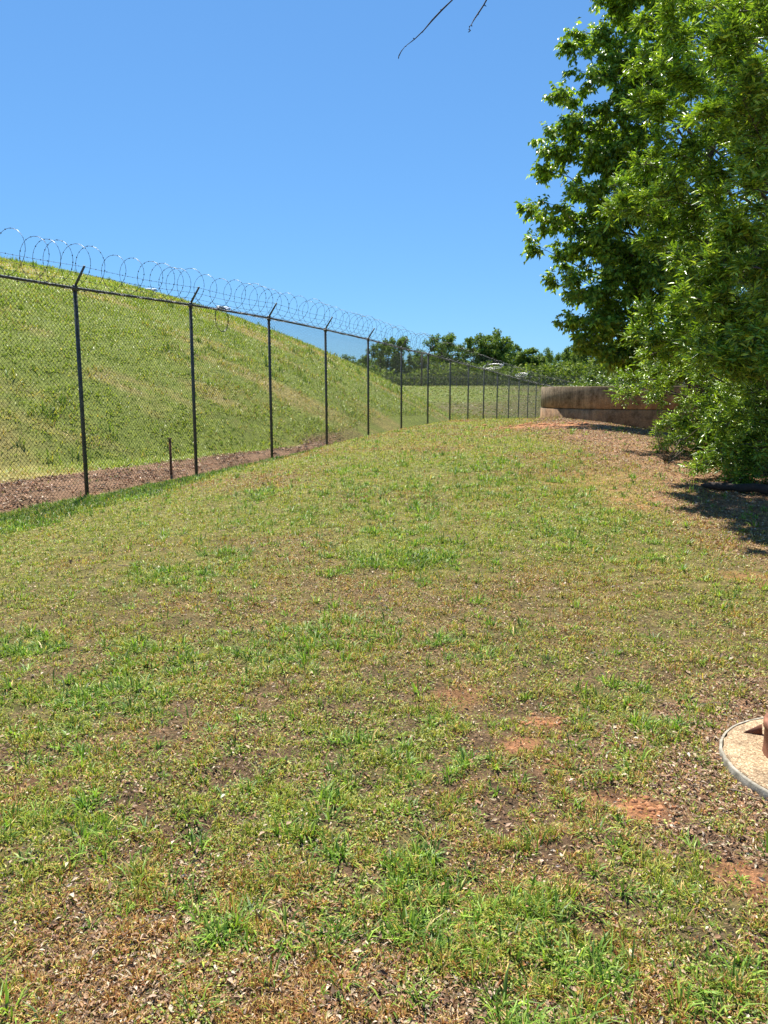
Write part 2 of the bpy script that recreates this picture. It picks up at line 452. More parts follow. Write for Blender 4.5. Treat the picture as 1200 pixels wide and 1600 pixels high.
# ------------------------------------------------------------------ ground sheet
def build_ground():
    du = 0.0145
    ux = np.arange(-math.asinh(300), math.asinh(300) + du, du); X = 3 * np.sinh(ux)
    uy = np.arange(-math.asinh(20), math.asinh(400) + du, du); Y = 2.5 + 3 * np.sinh(uy)
    GX, GY = np.meshgrid(X, Y)
    fx, fy = GX.ravel(), GY.ravel()
    Z = terrain(fx, fy)
    z = zones(fx, fy)
    soil = np.tile(np.array([0.15, 0.095, 0.06]), (len(fx), 1))
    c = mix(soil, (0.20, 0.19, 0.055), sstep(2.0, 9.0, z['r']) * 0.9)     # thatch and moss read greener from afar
    c = mix(c, (0.22, 0.15, 0.075), 0.45 * sstep(0.5, 0.75, z['dry']))
    c = mix(c, (0.14, 0.19, 0.04), 0.75 * z['lush'])
    streak = fbm(fx * 0.35 + fy * 0.15, fy + GX.ravel() * 0.0, 1.1, 61, 4)
    hc = mix(np.tile(np.array([0.20, 0.25, 0.05]), (len(fx), 1)), (0.32, 0.28, 0.10), sstep(0.5, 0.75, streak))
    hz = np.clip(np.maximum(z['hill'], sstep(-0.8, -2.5, z['d'])), 0, 1)
    c = c * (1 - hz[:, None]) + hc * hz[:, None]
    farm = sstep(30, 50, fy)
    fc = mix(np.tile(np.array([0.21, 0.26, 0.055]), (len(fx), 1)), (0.19, 0.17, 0.075), sstep(0.45, 0.7, fbm(fx * 0.5, fy, 5, 63, 4)))
    k = farm * (1 - z['hill'])
    c = c * (1 - k[:, None]) + fc * k[:, None]
    c = mix(c, (0.36, 0.21, 0.13), 0.9 * z['litter'])
    c = mix(c, (0.24, 0.15, 0.095), z['mulch'])
    c = mix(c, (0.46, 0.21, 0.10), 0.9 * z['clay'])
    h, w = GX.shape
    i = (np.arange(h - 1)[:, None] * w + np.arange(w - 1)[None])
    F = np.stack([i, i + 1, i + w + 1, i + w], -1).reshape(-1, 4)
    o = np_mesh("ground", np.stack([fx, fy, Z], -1), [F], M_GROUND, None, c, True, (0, 0, 0))
    tag(o, "grassy ground with worn red soil patches and an embankment rising behind the fence", "ground", kind="structure")
build_ground()

# ------------------------------------------------------------------ grass
def sample_polar(n, r0, r1, half, power, ctr=0.0):
    """points in a fan in front of the camera, density falling as r^-power"""
    u = RNG.random(n); e = 2 - power
    r = (r0 ** e + u * (r1 ** e - r0 ** e)) ** (1 / e)
    a = ctr + (RNG.random(n) * 2 - 1) * half
    return r * np.sin(a), r * np.cos(a)
def blades(name, X, Y, L, W, lean, col, lift=0.0, tmpl5=True, mat=None, ang=None):
    n = len(X); Z = terrain(X, Y) - 0.002 + lift
    a = RNG.random(n) * 2 * math.pi if ang is None else ang
    dirx, diry = np.cos(a), np.sin(a)
    face = a + math.pi / 2 + RNG.normal(0, 0.5, n)
    wx, wy = np.cos(face) * W / 2, np.sin(face) * W / 2
    B = np.stack([X, Y, Z], -1)
    up = np.cos(lean) * L; out = np.sin(lean) * L
    mid = B + np.stack([dirx * out * 0.38, diry * out * 0.38, up * 0.62], -1)
    tip = B + np.stack([dirx * out, diry * out, up * (0.98 - 0.25 * np.sin(lean))], -1)
    Wv = np.stack([wx, wy, 0 * wx], -1)
    if tmpl5:
        V = np.stack([B - Wv, B + Wv, mid + Wv * 0.85, mid - Wv * 0.85, tip], 1)
        return uniform(name, V, [(0, 1, 2, 3), (3, 2, 4)], mat or M_GRASS, None, col, (0, 0, 0))
    V = np.stack([B - Wv, B + Wv, tip], 1)
    return uniform(name, V, [(0, 1, 2)], mat or M_GRASS, None, col, (0, 0, 0))

def pick(n, cols, p, tint=True):
    idx = RNG.choice(len(cols), n, p=np.array(p) / sum(p))
    c = np.array(cols)[idx]
    if tint: c = c * np.array([1.66, 1.36, 0.92])
    return c * (0.75 + 0.5 * RNG.random((n, 1))) * (0.94 + 0.12 * RNG.random((n, 3)))

def lawn():
    X, Y = sample_polar(1500000, 1.25, 34, 0.62, 1.5)
    z = zones(X, Y)
    clump = fbm(X, Y, 0.16, 51, 2); clump2 = fbm(X, Y, 0.75, 52, 3)
    knot = fbm(X, Y, 0.065, 53, 2)
    dens = 0.12 + 1.5 * sstep(0.34, 0.6, 0.55 * clump + 0.45 * knot) * (0.45 + 0.8 * sstep(0.3, 0.6, clump2)) + 0.3 * z['lush']
    dens *= (1 - 0.96 * z['clay']) * (1 - 0.82 * z['litter']) * (1 - 0.95 * z['mulch'])
    dens *= (1 - 0.05 * z['near'])
    ok = (RNG.random(len(X)) < dens / 1.2) & (z['d'] > -0.2) & (np.hypot(X - MC[0], Y - MC[1]) > 0.492) & (Y < 32)
    X, Y = X[ok], Y[ok]; n = len(X); z = {k: v[ok] for k, v in z.items()}; kn = sstep(0.35, 0.75, knot[ok])
    far = np.clip(z['r'] / 10, 0, 3)
    L = (0.75 + 0.7 * kn) * (0.012 + 0.020 * RNG.random(n)) * (1 + 0.35 * far) * (1 + 0.4 * z['lush'])
    W = (0.0018 + 0.0020 * RNG.random(n)) * (1 + 1.1 * far)
    lean = np.clip(RNG.normal(1.12, 0.35, n) - 0.35 * kn, 0.1, 1.52)
    dry = z['dry']
    c = pick(n, [(0.13, 0.21, 0.035), (0.20, 0.28, 0.05), (0.33, 0.37, 0.10), (0.05, 0.095, 0.022)], [3, 4, 2.4, 2.6])
    b = pick(n, [(0.28, 0.20, 0.10), (0.21, 0.10, 0.05), (0.44, 0.36, 0.22), (0.12, 0.065, 0.04)], [3, 2.6, 2, 1.5])
    pb = np.clip(0.24 + 1.7 * (dry - 0.5) + 0.30 * z['near'] + 0.3 * z['litter'] - 0.5 * z['lush'], 0.05, 0.85)
    brown = RNG.random(n) < pb
    c[brown] = b[brown]
    tag(blades("lawn_grass", X, Y, L, W, lean, c), "short patchy lawn grass, green mixed with straw brown", "grass", kind="stuff")
    # low round-leaved weeds lying nearly flat between the blades
    X, Y = sample_polar(260000, 1.25, 16, 0.62, 1.5)
    z = zones(X, Y); cl = fbm(X, Y, 0.13, 71, 2); cl2 = fbm(X, Y, 0.9, 72, 2)
    d = sstep(0.42, 0.62, cl) * sstep(0.25, 0.6, cl2) * (1 - z['clay']) * (1 - 0.8 * z['litter']) * (1 - z['mulch'])
    ok = (RNG.random(len(X)) < d) & (z['d'] > 0) & (np.hypot(X - MC[0], Y - MC[1]) > 0.492)
    X, Y = X[ok], Y[ok]; n = len(X); r = np.hypot(X, Y)
    Z = terrain(X, Y) + 0.004 + 0.012 * RNG.random(n)
    S = (0.0022 + 0.0032 * RNG.random(n)) * (1 + r / 9)
    c = pick(n, [(0.16, 0.24, 0.06), (0.24, 0.31, 0.09), (0.11, 0.17, 0.045), (0.27, 0.22, 0.09), (0.25, 0.14, 0.07)], [4, 3, 3, 1.6, 1.6])
    leafset("low_weeds", np.stack([X, Y, Z], -1), rand_dir(n, 0.35), S * 2.0, S * 1.7, c, M_GRASS, "tiny round leaved lawn weeds spread between the grass blades", None)

def rand_dir(n, zs=1.0):
    v = RNG.normal(size=(n, 3)); v[:, 2] *= zs
    return v / np.linalg.norm(v, axis=1)[:, None]
def leaf_verts(P, D, L, W, nrm=None, fold=0.25):
    n = len(P)
    if nrm is None:
        nrm = np.tile([0, 0, 1.0], (n, 1)) + RNG.normal(0, 0.45, (n, 3))
    S = np.cross(D, nrm); S /= np.linalg.norm(S, axis=1)[:, None] + 1e-9
    U_ = np.cross(S, D)
    L = L[:, None]; W = W[:, None]
    m = P + D * L * 0.42
    a = P; t = P + D * L - U_ * L * 0.12
    l = m + S * W * 0.5 + U_ * W * fold; r = m - S * W * 0.5 + U_ * W * fold
    return np.stack([a, r, t, l], 1)
def leafset(name, P, D, L, W, c, mat, label, cat, parent=None, kind="stuff", nrm=None, tri2=True):
    V = leaf_verts(P, D, L, W, nrm)
    o = uniform(name, V, [(0, 1, 2), (0, 2, 3)], mat, parent, c, None if parent is not None else (0, 0, 0))
    if parent is None: tag(o, label, cat or "grass", kind=kind)
    return o
lawn()

def tufts():
    CX, CY = sample_polar(60000, 1.25, 20, 0.62, 1.15)
    z = zones(CX, CY)
    d = np.clip(z['lush'] * 1.15 * sstep(0.3, 0.6, fbm(CX, CY, 0.25, 81, 2)) + 0.02 + 0.04 * sstep(0.5, 0.65, fbm(CX, CY, 0.9, 84, 2)), 0, 1) * (1 - z['clay']) * (1 - z['mulch']) * (1 - .6 * z['litter'])
    ok = (RNG.random(len(CX)) < d) & (z['d'] > 0.02) & (np.hypot(CX - MC[0], CY - MC[1]) > 0.54)
    CX, CY = CX[ok], CY[ok]; lu = z['lush'][ok]; m = len(CX); rc = np.hypot(CX, CY)
    nb = RNG.integers(7, 26, m); size = (0.35 + 0.9 * RNG.random(m) ** 1.6) * (1 + 0.4 * np.clip(rc / 10, 0, 3))
    hue = RNG.random(m)
    i = np.repeat(np.arange(m), nb); n = len(i)
    a = RNG.random(n) * 2 * math.pi; rr = RNG.random(n) ** 0.7 * 0.032 * size[i]
    X = CX[i] + rr * np.cos(a); Y = CY[i] + rr * np.sin(a)
    L = (0.03 + 0.055 * RNG.random(n)) * size[i]; W = (0.0034 + 0.0028 * RNG.random(n)) * (1 + 0.8 * np.clip(rc[i] / 10, 0, 3))
    lean = np.clip(RNG.normal(0.95, 0.4, n), 0.05, 1.45)
    c = pick(n, [(0.085, 0.18, 0.035), (0.13, 0.25, 0.045), (0.20, 0.33, 0.07), (0.05, 0.115, 0.028), (0.38, 0.33, 0.17)], [4, 4, 2, 2.5, .5]) * (0.75 + 0.5 * hue[i])[:, None]
    tag(blades("grass_tufts", X, Y, L, W, lean, c, 0, True, None, a + RNG.normal(0, 0.5, n)), "brighter longer grass tufts standing in the lawn", "grass", kind="stuff")
    # verge of longer grass along the foot of the fence
    n = 110000
    s = RNG.random(n) * 26 - 8; d_ = RNG.random(n) * 2.6 - 0.15
    X, Y = fence_xy(s, d_)
    z = zones(X, Y)
    ok = (RNG.random(n) < z['lush'] * sstep(0.3, 0.62, fbm(X, Y, 0.5, 85, 3)))
    X, Y = X[ok], Y[ok]; n = len(X)
    L = (0.02 + 0.07 * RNG.random(n)) * (0.3 + 1.1 * sstep(0.4, 1.3, z['d'][ok])); W = 0.008 + 0.006 * RNG.random(n)
    c = pick(n, [(0.06, 0.13, 0.035), (0.10, 0.18, 0.045), (0.045, 0.09, 0.03), (0.20, 0.26, 0.12), (0.28, 0.22, 0.11)], [4, 3, 3, 1.5, 1.2])
    tag(blades("verge_grass", X, Y, L, W, np.clip(RNG.normal(0.6, 0.35, n), 0, 1.3), c), "dark green unmown grass strip in front of the near fence posts", "grass", kind="stuff")
tufts()

def hill_grass():
    n = 600000
    # fan that covers the embankment and the low meadow behind the fence
    X, Y = sample_polar(n, 13, 62, 0.60, 0.9, -0.12)
    z = zones(X, Y)
    cl = fbm(X, Y, 0.5, 91, 3)
    st = fbm(X * 0.35 + Y * 0.15, Y, 1.1, 61, 4)
    d = (0.4 + 0.75 * sstep(0.38, 0.62, cl)) * (1 - 0.96 * z['mulch']) * (1 - 0.45 * sstep(0.55, 0.72, st))
    ok = (RNG.random(n) < d) & (z['d'] < -0.9)
    ok &= terrain(X, Y) > -2.5
    X, Y = X[ok], Y[ok]; n = len(X); r = np.hypot(X, Y); st = st[ok]
    L = (0.05 + 0.09 * RNG.random(n)) * (0.7 + r / 45) * (0.6 + 0.6 * cl[ok]); W = (0.012 + 0.016 * RNG.random(n)) * (0.5 + r / 30)
    c = pick(n, [(0.15, 0.225, 0.035), (0.22, 0.285, 0.05), (0.31, 0.34, 0.085), (0.08, 0.14, 0.025)], [4, 4, 2.5, 1.6])
    b = pick(n, [(0.32, 0.25, 0.12), (0.24, 0.16, 0.08), (0.42, 0.36, 0.20)], [3, 2, 2])
    br = RNG.random(n) < np.clip(0.12 + 2.2 * (st - 0.5), 0.04, 0.7); c[br] = b[br]; c = c * np.array([0.88, 1.0, 0.9])
    tag(blades("embankment_grass", X, Y, L, W, np.clip(RNG.normal(0.85, 0.35, n), 0, 1.4), c, 0, False), "rough green and straw grass covering the embankment behind the fence", "grass", kind="stuff")
def embankment_weeds():
    m = 900
    CX, CY = sample_polar(m, 15, 50, 0.55, 0.8, -0.2); z = zones(CX, CY)
    ok = (z['d'] < -3) & (z['hill'] > 0.9) & (fbm(CX, CY, 3, 131, 2) > 0.42); CX, CY = CX[ok], CY[ok]; m = len(CX)
    i = np.repeat(np.arange(m), 14); n = len(i); s_ = (0.5 + RNG.random(m))[i]
    X = CX[i] + RNG.normal(0, 0.07, n) * s_; Y = CY[i] + RNG.normal(0, 0.07, n) * s_
    c = pick(n, [(0.12, 0.21, 0.035), (0.08, 0.15, 0.03), (0.26, 0.28, 0.08)], [3, 3, 1])
    tag(blades("embankment_weeds", X, Y, (0.12 + 0.16 * RNG.random(n)) * s_, 0.018 + 0.012 * RNG.random(n), np.clip(RNG.normal(0.5, 0.3, n), 0, 1.2), c), "scattered taller weed clumps on the embankment behind the fence", "weeds", kind="stuff")
embankment_weeds()

def meadow_grass():
    n = 90000
    X, Y = sample_polar(n, 40, 108, 0.5, 0.3, 0.1)
    z = zones(X, Y); ok = (z['d'] < -0.5) & (z['hill'] < 0.3) & (vn(X, Y, 1.5, 5) * RNG.random(n) < 0.6); X, Y = X[ok], Y[ok]; n = len(X)
    c = pick(n, [(0.14, 0.22, 0.035), (0.18, 0.25, 0.045), (0.24, 0.22, 0.08), (0.08, 0.13, 0.03)], [4, 3, 2.5, 3])
    tag(blades("meadow_grass", X, Y, 0.05 + 0.08 * RNG.random(n), 0.14 + 0.16 * RNG.random(n), np.clip(RNG.normal(1.0, 0.35, n), 0, 1.4), c, 0, False), "even green meadow grass between the main fence and the far fence", "grass", kind="stuff")
meadow_grass()
hill_grass()

def litter():
    # dead leaves, bark flakes and dry stems, lying flat
    X, Y = sample_polar(900000, 1.25, 27, 0.62, 1.5)
    z = zones(X, Y)
    d = np.clip(1.0 * z['litter'] + 0.13 + 0.24 * z['near'] * sstep(0.4, 0.6, fbm(X, Y, 0.3, 95, 2)) + 0.35 * sstep(.55, .7, z['dry']), 0, 1) * (1 - 0.85 * z['clay']) * (1 - .7 * z['lush'])
    ok = (RNG.random(len(X)) < d * 0.85) & (z['d'] > 0.1) & (np.hypot(X - MC[0], Y - MC[1]) > 0.492)
    X, Y = X[ok], Y[ok]; n = len(X); r = np.hypot(X, Y)
    Z = terrain(X, Y) + 0.003 + 0.012 * RNG.random(n)
    big = RNG.random(n) < 0.10 + 0.15 * z['litter'][ok]
    L = np.where(big, 0.014 + 0.016 * RNG.random(n), 0.006 + 0.011 * RNG.random(n)) * (1 + r / 14)
    W = L * np.where(RNG.random(n) < 0.5, 0.16, 0.45)
    c = pick(n, [(0.40, 0.29, 0.18), (0.26, 0.16, 0.09), (0.55, 0.44, 0.31), (0.13, 0.075, 0.045), (0.34, 0.19, 0.10)], [3, 3, 1.5, 2, 1.5], False)
    leafset("leaf_litter", np.stack([X, Y, Z], -1), rand_dir(n, 0.22), L, W, c, M_LITTER, "dry brown leaf litter and chaff scattered over the lawn", "leaf litter")
    # mulch strip under and behind the fence
    n = 60000
    s = RNG.random(n) * 42 - 24; d_ = -3.1 + 3.3 * RNG.random(n)
    X, Y = fence_xy(s, d_); z = zones(X, Y)
    ok = RNG.random(n) < z['mulch'] * sstep(0.32, 0.55, fbm(X, Y, 0.7, 99, 3)); X, Y = X[ok], Y[ok]; n = len(X)
    Z = terrain(X, Y) + 0.005 + 0.035 * RNG.random(n)
    L = 0.03 + 0.06 * RNG.random(n); W = L * (0.2 + 0.35 * RNG.random(n))
    c = pick(n, [(0.45, 0.30, 0.19), (0.30, 0.16, 0.095), (0.62, 0.48, 0.35), (0.10, 0.06, 0.04), (0.42, 0.22, 0.12)], [3, 3, 1.6, 2.5, 2], False)
    leafset("wood_chips", np.stack([X, Y, Z], -1), rand_dir(n, 0.3), L, W, c, M_LITTER, "reddish brown chip mulch and dead leaves along the foot of the fence", "mulch")
litter()

# ------------------------------------------------------------------ fences
def link_panels(geo_list, post_pts, top_fn, bot_fn, pitch, rad, k=3):
    """woven wire: two families of slanting wires clipped to each bay. One Geo for the whole run."""
    g = geo_list
    for a, b in zip(post_pts[:-1], post_pts[1:]):
        a2, b2 = np.array(a[:2]), np.array(b[:2]); L = np.linalg.norm(b2 - a2)
        t0, t1 = a[2], b[2]; h0, h1 = a[3], b[3]
        nx, ny = (b2 - a2)[1] / L, -(b2 - a2)[0] / L
        H = max(h0, h1); 
        for fam in (1, -1):
            c0 = -H if fam == 1 else 0.0
            c1 = L if fam == 1 else L + H
            for c in np.arange(c0 + pitch * 0.5, c1, pitch):
                # u = c + fam*v
                vs = [0, H] ; 
                lo = max(0, (0 - c) / fam if fam == 1 else (c - L)); hi = min(H, (L - c) if fam == 1 else c)
                if hi - lo < 0.01: continue
                m = 3
                v = np.linspace(lo, hi, m); u = c + fam * v
                f = u / L
                P = np.stack([a2[0] + (b2[0] - a2[0]) * f, a2[1] + (b2[1] - a2[1]) * f, (t0 + (t1 - t0) * f) - v * (h0 + (h1 - h0) * f) / H], -1)
                off = fam * rad * 0.9
                P[:, 0] += nx * off; P[:, 1] += ny * off
                g.tube(P, rad, k, False)

def barb_geo(g, P, step, size):
    seg = np.linalg.norm(np.diff(P, axis=0), axis=1); cum = np.concatenate([[0], np.cumsum(seg)])
    q = np.arange(step * 0.5, cum[-1], step)
    Q = np.stack([np.interp(q, cum, P[:, i]) for i in range(3)], -1)
    T = np.stack([np.interp(q + 0.01, cum, P[:, i]) for i in range(3)], -1) - Q
    T /= np.linalg.norm(T, axis=1)[:, None] + 1e-9
    R = rand_dir(len(Q)); S = np.cross(T, R); S /= np.linalg.norm(S, axis=1)[:, None] + 1e-9
    R2 = np.cross(T, S)
    a, b = size
    V = np.stack([Q - T * a, Q - S * b, Q + T * a, Q + S * b, Q - R2 * b * 0.5, Q + R2 * b * .5], 1)
    off = (np.arange(len(Q)) * 6)[:, None, None]
    F = (np.array([(0, 1, 2), (0, 2, 3), (0, 4, 2), (0, 2, 5)])[None] + off).reshape(-1, 3)
    g.add(V.reshape(-1, 3), None, F)

def main_fence():
    fx, fy = fence_xy(0.0)
    root = empty("chain_link_fence", (fx, fy, float(rail_z(0) - POSTH)))
    tag(root, "tall chain link security fence with angled arms and barbed wire along the embankment", "fence")
    ks = list(range(-6, 27))
    pts = []
    lean_r = np.random.default_rng(3)
    for k in ks:
        s = k * 3.05; x, y = fence_xy(s); zt = float(rail_z(s)); zb = gz(x, y) - 0.25
        pts.append((x, y, zt, s))
        g = Geo(); R = 0.032
        lx, ly = lean_r.normal(0, 0.012, 2)
        g.tube([(x + lx * .6, y, zb), (x + lx * .3, y + ly * .3, (zb + zt) / 2), (x, y, zt + 0.02)], R, 14)
        po = g.build("post", M_POST, root, True)
        # arm leaning out over the lawn
        ax = 0.21; az = 0.30
        g = Geo()
        p0 = np.array([x, y, zt + 0.02]); p1 = p0 + np.array([CT * ax, -ST * ax, az])
        g.tube([p0, p1], [0.021, 0.017], 8); g.build("extension_arm", M_POST, po, True, origin=root.location)
        g = Geo(); g.tube([(x, y, zt - 0.045), (x, y, zt + 0.035), (x, y, zt + 0.05)], [0.044, 0.044, 0.02], 12)
        g.build("cap", M_POST, po, True, origin=root.location)
    # rail: one piece per bay pair so it reads as jointed pipe
    s_all = np.arange(ks[0] * 3.05, ks[-1] * 3.05 + 0.01, 3.05 / 4)
    X, Y = fence_xy(s_all); P = np.stack([X, Y, rail_z(s_all)], -1)
    g = Geo(); g.tube(P, 0.022, 8); g.build("top_rail", M_POST, root, True)
    # fabric
    bay = [(p[0] + CT * 0.042, p[1] - ST * 0.042, p[2] + 0.03, POSTH + 0.09) for p in pts]
    g = Geo(); link_panels(g, bay, None, None, 0.072, 0.0026)
    g.build("chain_link_mesh", M_WIRE, root)
    # knuckles above the rail
    g = Geo(); q = np.arange(pts[0][3], 46, 0.072)
    X, Y = fence_xy(q, 0.042); Z = rail_z(q)
    V = np.stack([np.stack([X - ST * .006, Y - CT * .006, Z + 0.02], -1), np.stack([X + ST * .006, Y + CT * .006, Z + 0.02], -1),
                  np.stack([X, Y, Z + 0.062], -1)], 1)
    g.add(V.reshape(-1, 3), None, np.arange(len(q) * 3).reshape(-1, 3)); g.build("mesh_knuckles", M_WIRE, root)
    # tension wire near the ground
    g = Geo(); X, Y = fence_xy(s_all, 0.046); g.tube(np.stack([X, Y, rail_z(s_all) - POSTH + 0.12], -1), 0.0025, 4); g.build("tension_wire", M_WIRE, root)
    # three barbed strands on the arms
    for i, f in enumerate((0.32, 0.64, 0.95)):
        ss = np.arange(ks[0] * 3.05, ks[-1] * 3.05, 0.3)
        X, Y = fence_xy(ss, 0.21 * f); sag = -0.03 * np.sin(((ss / 3.05) % 1) * math.pi)
        P = np.stack([X, Y, rail_z(ss) + 0.02 + 0.30 * f + sag], -1)
        g = Geo(); g.tube(P, 0.0023, 4, False); barb_geo(g, P, 0.125, (0.012, 0.013)); g.build("barbed_wire", M_WIRE, root)
    return root
main_fence()

def razor():
    # a loose spiral of razor tape; loops bunched and stretched along the fence as in the photo
    rng = np.random.default_rng(12)
    sg = np.arange(-14, 60, 0.02); X, Y = fence_xy(sg, 0.1)
    pxg = 600 + FPX * X / (Y * math.cos(PITCH) - (rail_z(sg) + .6 - CAMZ) * math.sin(PITCH))
    tops = [15, 52, 85, 122, 151, 181, 217, 256, 272, 291, 322, 402, 414, 426, 445, 463, 473, 488, 505, 517, 533, 548, 562, 580, 594, 610, 625, 640, 657]
    st = list(np.interp(tops, pxg, sg)); s0 = st[0]
    while s0 > -13: s0 -= 0.45 + 0.12 * rng.random(); st.insert(0, s0)
    s1 = st[-1]
    while s1 < 66: s1 += 0.30 + 0.22 * rng.random() + 0.12 * math.sin(s1 * 2.1); st.append(s1)
    st = np.array(st); k = len(st); P = []
    Rk = 0.322 + rng.normal(0, 0.017, k); zk = rng.normal(0, 0.02, k)
    for q_, dz_, r2_ in ((217, .14, .21), (232, .10, .27), (272, .04, .29), (463, .12, .25)):
        m_ = np.argmin(np.abs(st - float(np.interp(q_, pxg, sg)))); zk[m_] -= dz_; Rk[m_] = r2_
    zk[np.abs(st - float(np.interp(352, pxg, sg))) < 0.2] -= 0.26
    u = np.arange(0, k - 1, 1 / 26)
    # the tape crosses over quickly at the top and trails along the rail between loops
    ss = np.interp(u + 0.10 * np.sin(2 * math.pi * (u + 0.5)), np.arange(k), st)
    R = np.interp(u, np.arange(k), Rk); zo = np.interp(u, np.arange(k), zk); phi = 2 * math.pi * u + math.pi / 2
    for s, r_, z_, f_ in zip(ss, R, zo, phi):
        x, y = fence_xy(s, 0.10 + r_ * math.cos(f_) * 0.96)
        P.append((x, y, float(rail_z(s)) + 0.29 + z_ + r_ * math.sin(f_)))
    P = np.array(P)
    o = Geo(); o.tube(P, 0.0034, 4, False)
    barb_geo(o, P, 0.10, (0.018, 0.011))
    r = o.build("razor_wire_coil", M_RAZOR, None, False, (float(P[0][0]), float(P[0][1]), float(P[0][2])))
    tag(r, "long looping coil of razor wire lying on the barbed arms of the fence", "razor wire")
    # bunched loops dropped on the fence; the far ones coloured pale as sun glint
    for (px, py, Y, R, n, lab) in ((771, 573, 42.0, 0.52, 3, "bunched ring of razor wire, coloured pale for sun glint, lying flat on the fence left of the tank"),
                                   (815, 586, 47.5, 0.36, 3, "smaller tangle of razor wire, coloured pale for sun glint, on the fence nearest the concrete tank"),
                                   (346, 498, 15.9, 0.24, 2, "thin razor wire loop hanging down against the mesh beside the second post")):
        c = U(px, py, Y); g = Geo()
        ph = np.linspace(0, 2 * math.pi * n, 30 * n)
        wob = 1 + 0.07 * np.sin(ph / n * 2.3 + 1) + 0.05 * np.sin(ph * 0.37)
        if py < 520:
            q = np.stack([c[0] + ST * R * np.cos(ph) * wob, c[1] + CT * R * np.cos(ph) * wob, c[2] + R * np.sin(ph) * wob], -1); mt = M_RAZOR
        else:
            q = np.stack([c[0] + R * np.cos(ph) * wob, c[1] + R * np.sin(ph) * wob, c[2] + 0.30 * R * np.sin(ph * 1.0 + 0.4) + 0.012 * ph / n * (1 + np.sin(ph * 0.4))], -1); mt = M_GLINT
        g.tube(q, 0.005 if py < 520 else 0.0065, 4, False); barb_geo(g, q, 0.1, (0.02, 0.013))
        tag(g.build("razor_wire_tangle", mt, None, False, tuple(float(v) for v in c)), lab, "razor wire")
razor()

def far_fence():
    Y0 = 109.0
    xs = np.arange(-14, 62, 3.05)
    root = empty("far_chain_link_fence", (float(xs[0]), Y0, gz(xs[0], Y0)))
    tag(root, "distant chain link fence running across the far edge of the meadow below the trees", "fence")
    top = CAMZ + 1.85
    pts = [(x, Y0 + 0.12 * (x + 14), top + 0.15 * math.sin(x * 0.05), 3.0) for x in xs]
    for p in pts:
        g = Geo(); g.tube([(p[0], p[1], p[2] - 3.2), (p[0], p[1], p[2] + 0.02)], 0.04, 6); po = g.build("post", M_POST, root)
        g = Geo(); g.tube([(p[0], p[1], p[2] + .02), (p[0] - .1, p[1] - .25, p[2] + .32)], 0.022, 5); g.build("extension_arm", M_POST, po, origin=root.location)
    g = Geo(); g.tube([(p[0], p[1], p[2]) for p in pts], 0.025, 6); g.build("top_rail", M_POST, root)
    g = Geo(); link_panels(g, [(p[0], p[1] - 0.05, p[2] + 0.02, p[3]) for p in pts], None, None, 0.11, 0.0045)
    g.build("chain_link_mesh", M_WIRE, root)
    for dz in (0.1, 0.2, 0.3):
        g = Geo(); g.tube([(p[0] - dz * .33, p[1] - dz * .8, p[2] + dz) for p in pts], 0.006, 4, False); g.build("barbed_wire", M_WIRE, root)
    # its own coil
    ph = np.arange(0, 2 * math.pi * 110, 2 * math.pi / 14)
    sx = xs[0] + (xs[-1] - xs[0]) * ph / ph[-1]
    P = np.stack([sx, Y0 + 0.12 * (sx + 14) + 0.35 * np.cos(ph), top + 0.15 * np.sin(sx * .05) + 0.33 + 0.35 * np.sin(ph)], -1)
    g = Geo(); g.tube(P, 0.008, 3, False)
    tag(g.build("razor_wire_coil", M_RAZOR, None, False, tuple(float(v) for v in P[0])), "distant razor wire coil along the top of the far meadow fence", "razor wire")
far_fence()

def far_pole():
    c = U(659, 553, 96.0); g = Geo(); zb = gz(c[0], 96.0) - 0.5
    g.tube([(c[0], 96, zb), (c[0], 96, c[2])], 0.11, 10)
    tag(g.build("wooden_pole", M_BARK, None, True, (float(c[0]), 96.0, zb + .5)), "thin dark pole at the far meadow edge, behind the seventh fence post", "pole")
far_pole()

# stake beside the fence
def stake():
    x, y = ray_ground(268, 741); s, d = fence_sd(x, y)
    z = gz(x, y); g = Geo(); h = 0.69
    g.box((x, y, z + h / 2 - .1), 0.02, 0.004, h / 2 + .1); g.box((x - 0.018, y - 0.013, z + h / 2 - .1), 0.004, 0.012, h / 2 + .1); g.box((x + 0.018, y - 0.013, z + h / 2 - .1), 0.004, 0.012, h / 2 + .1)
    root = empty("metal_stake", (x, y, z))
    g.build("shaft", M_RUST, root)
    g = Geo(); g.box((x, y - .008, z + h + 0.012), 0.04, 0.016, 0.009); g.build("top_plate", M_RUST, root)
    tag(root, "short rusty metal stake standing between the first and second fence posts", "stake")
stake()

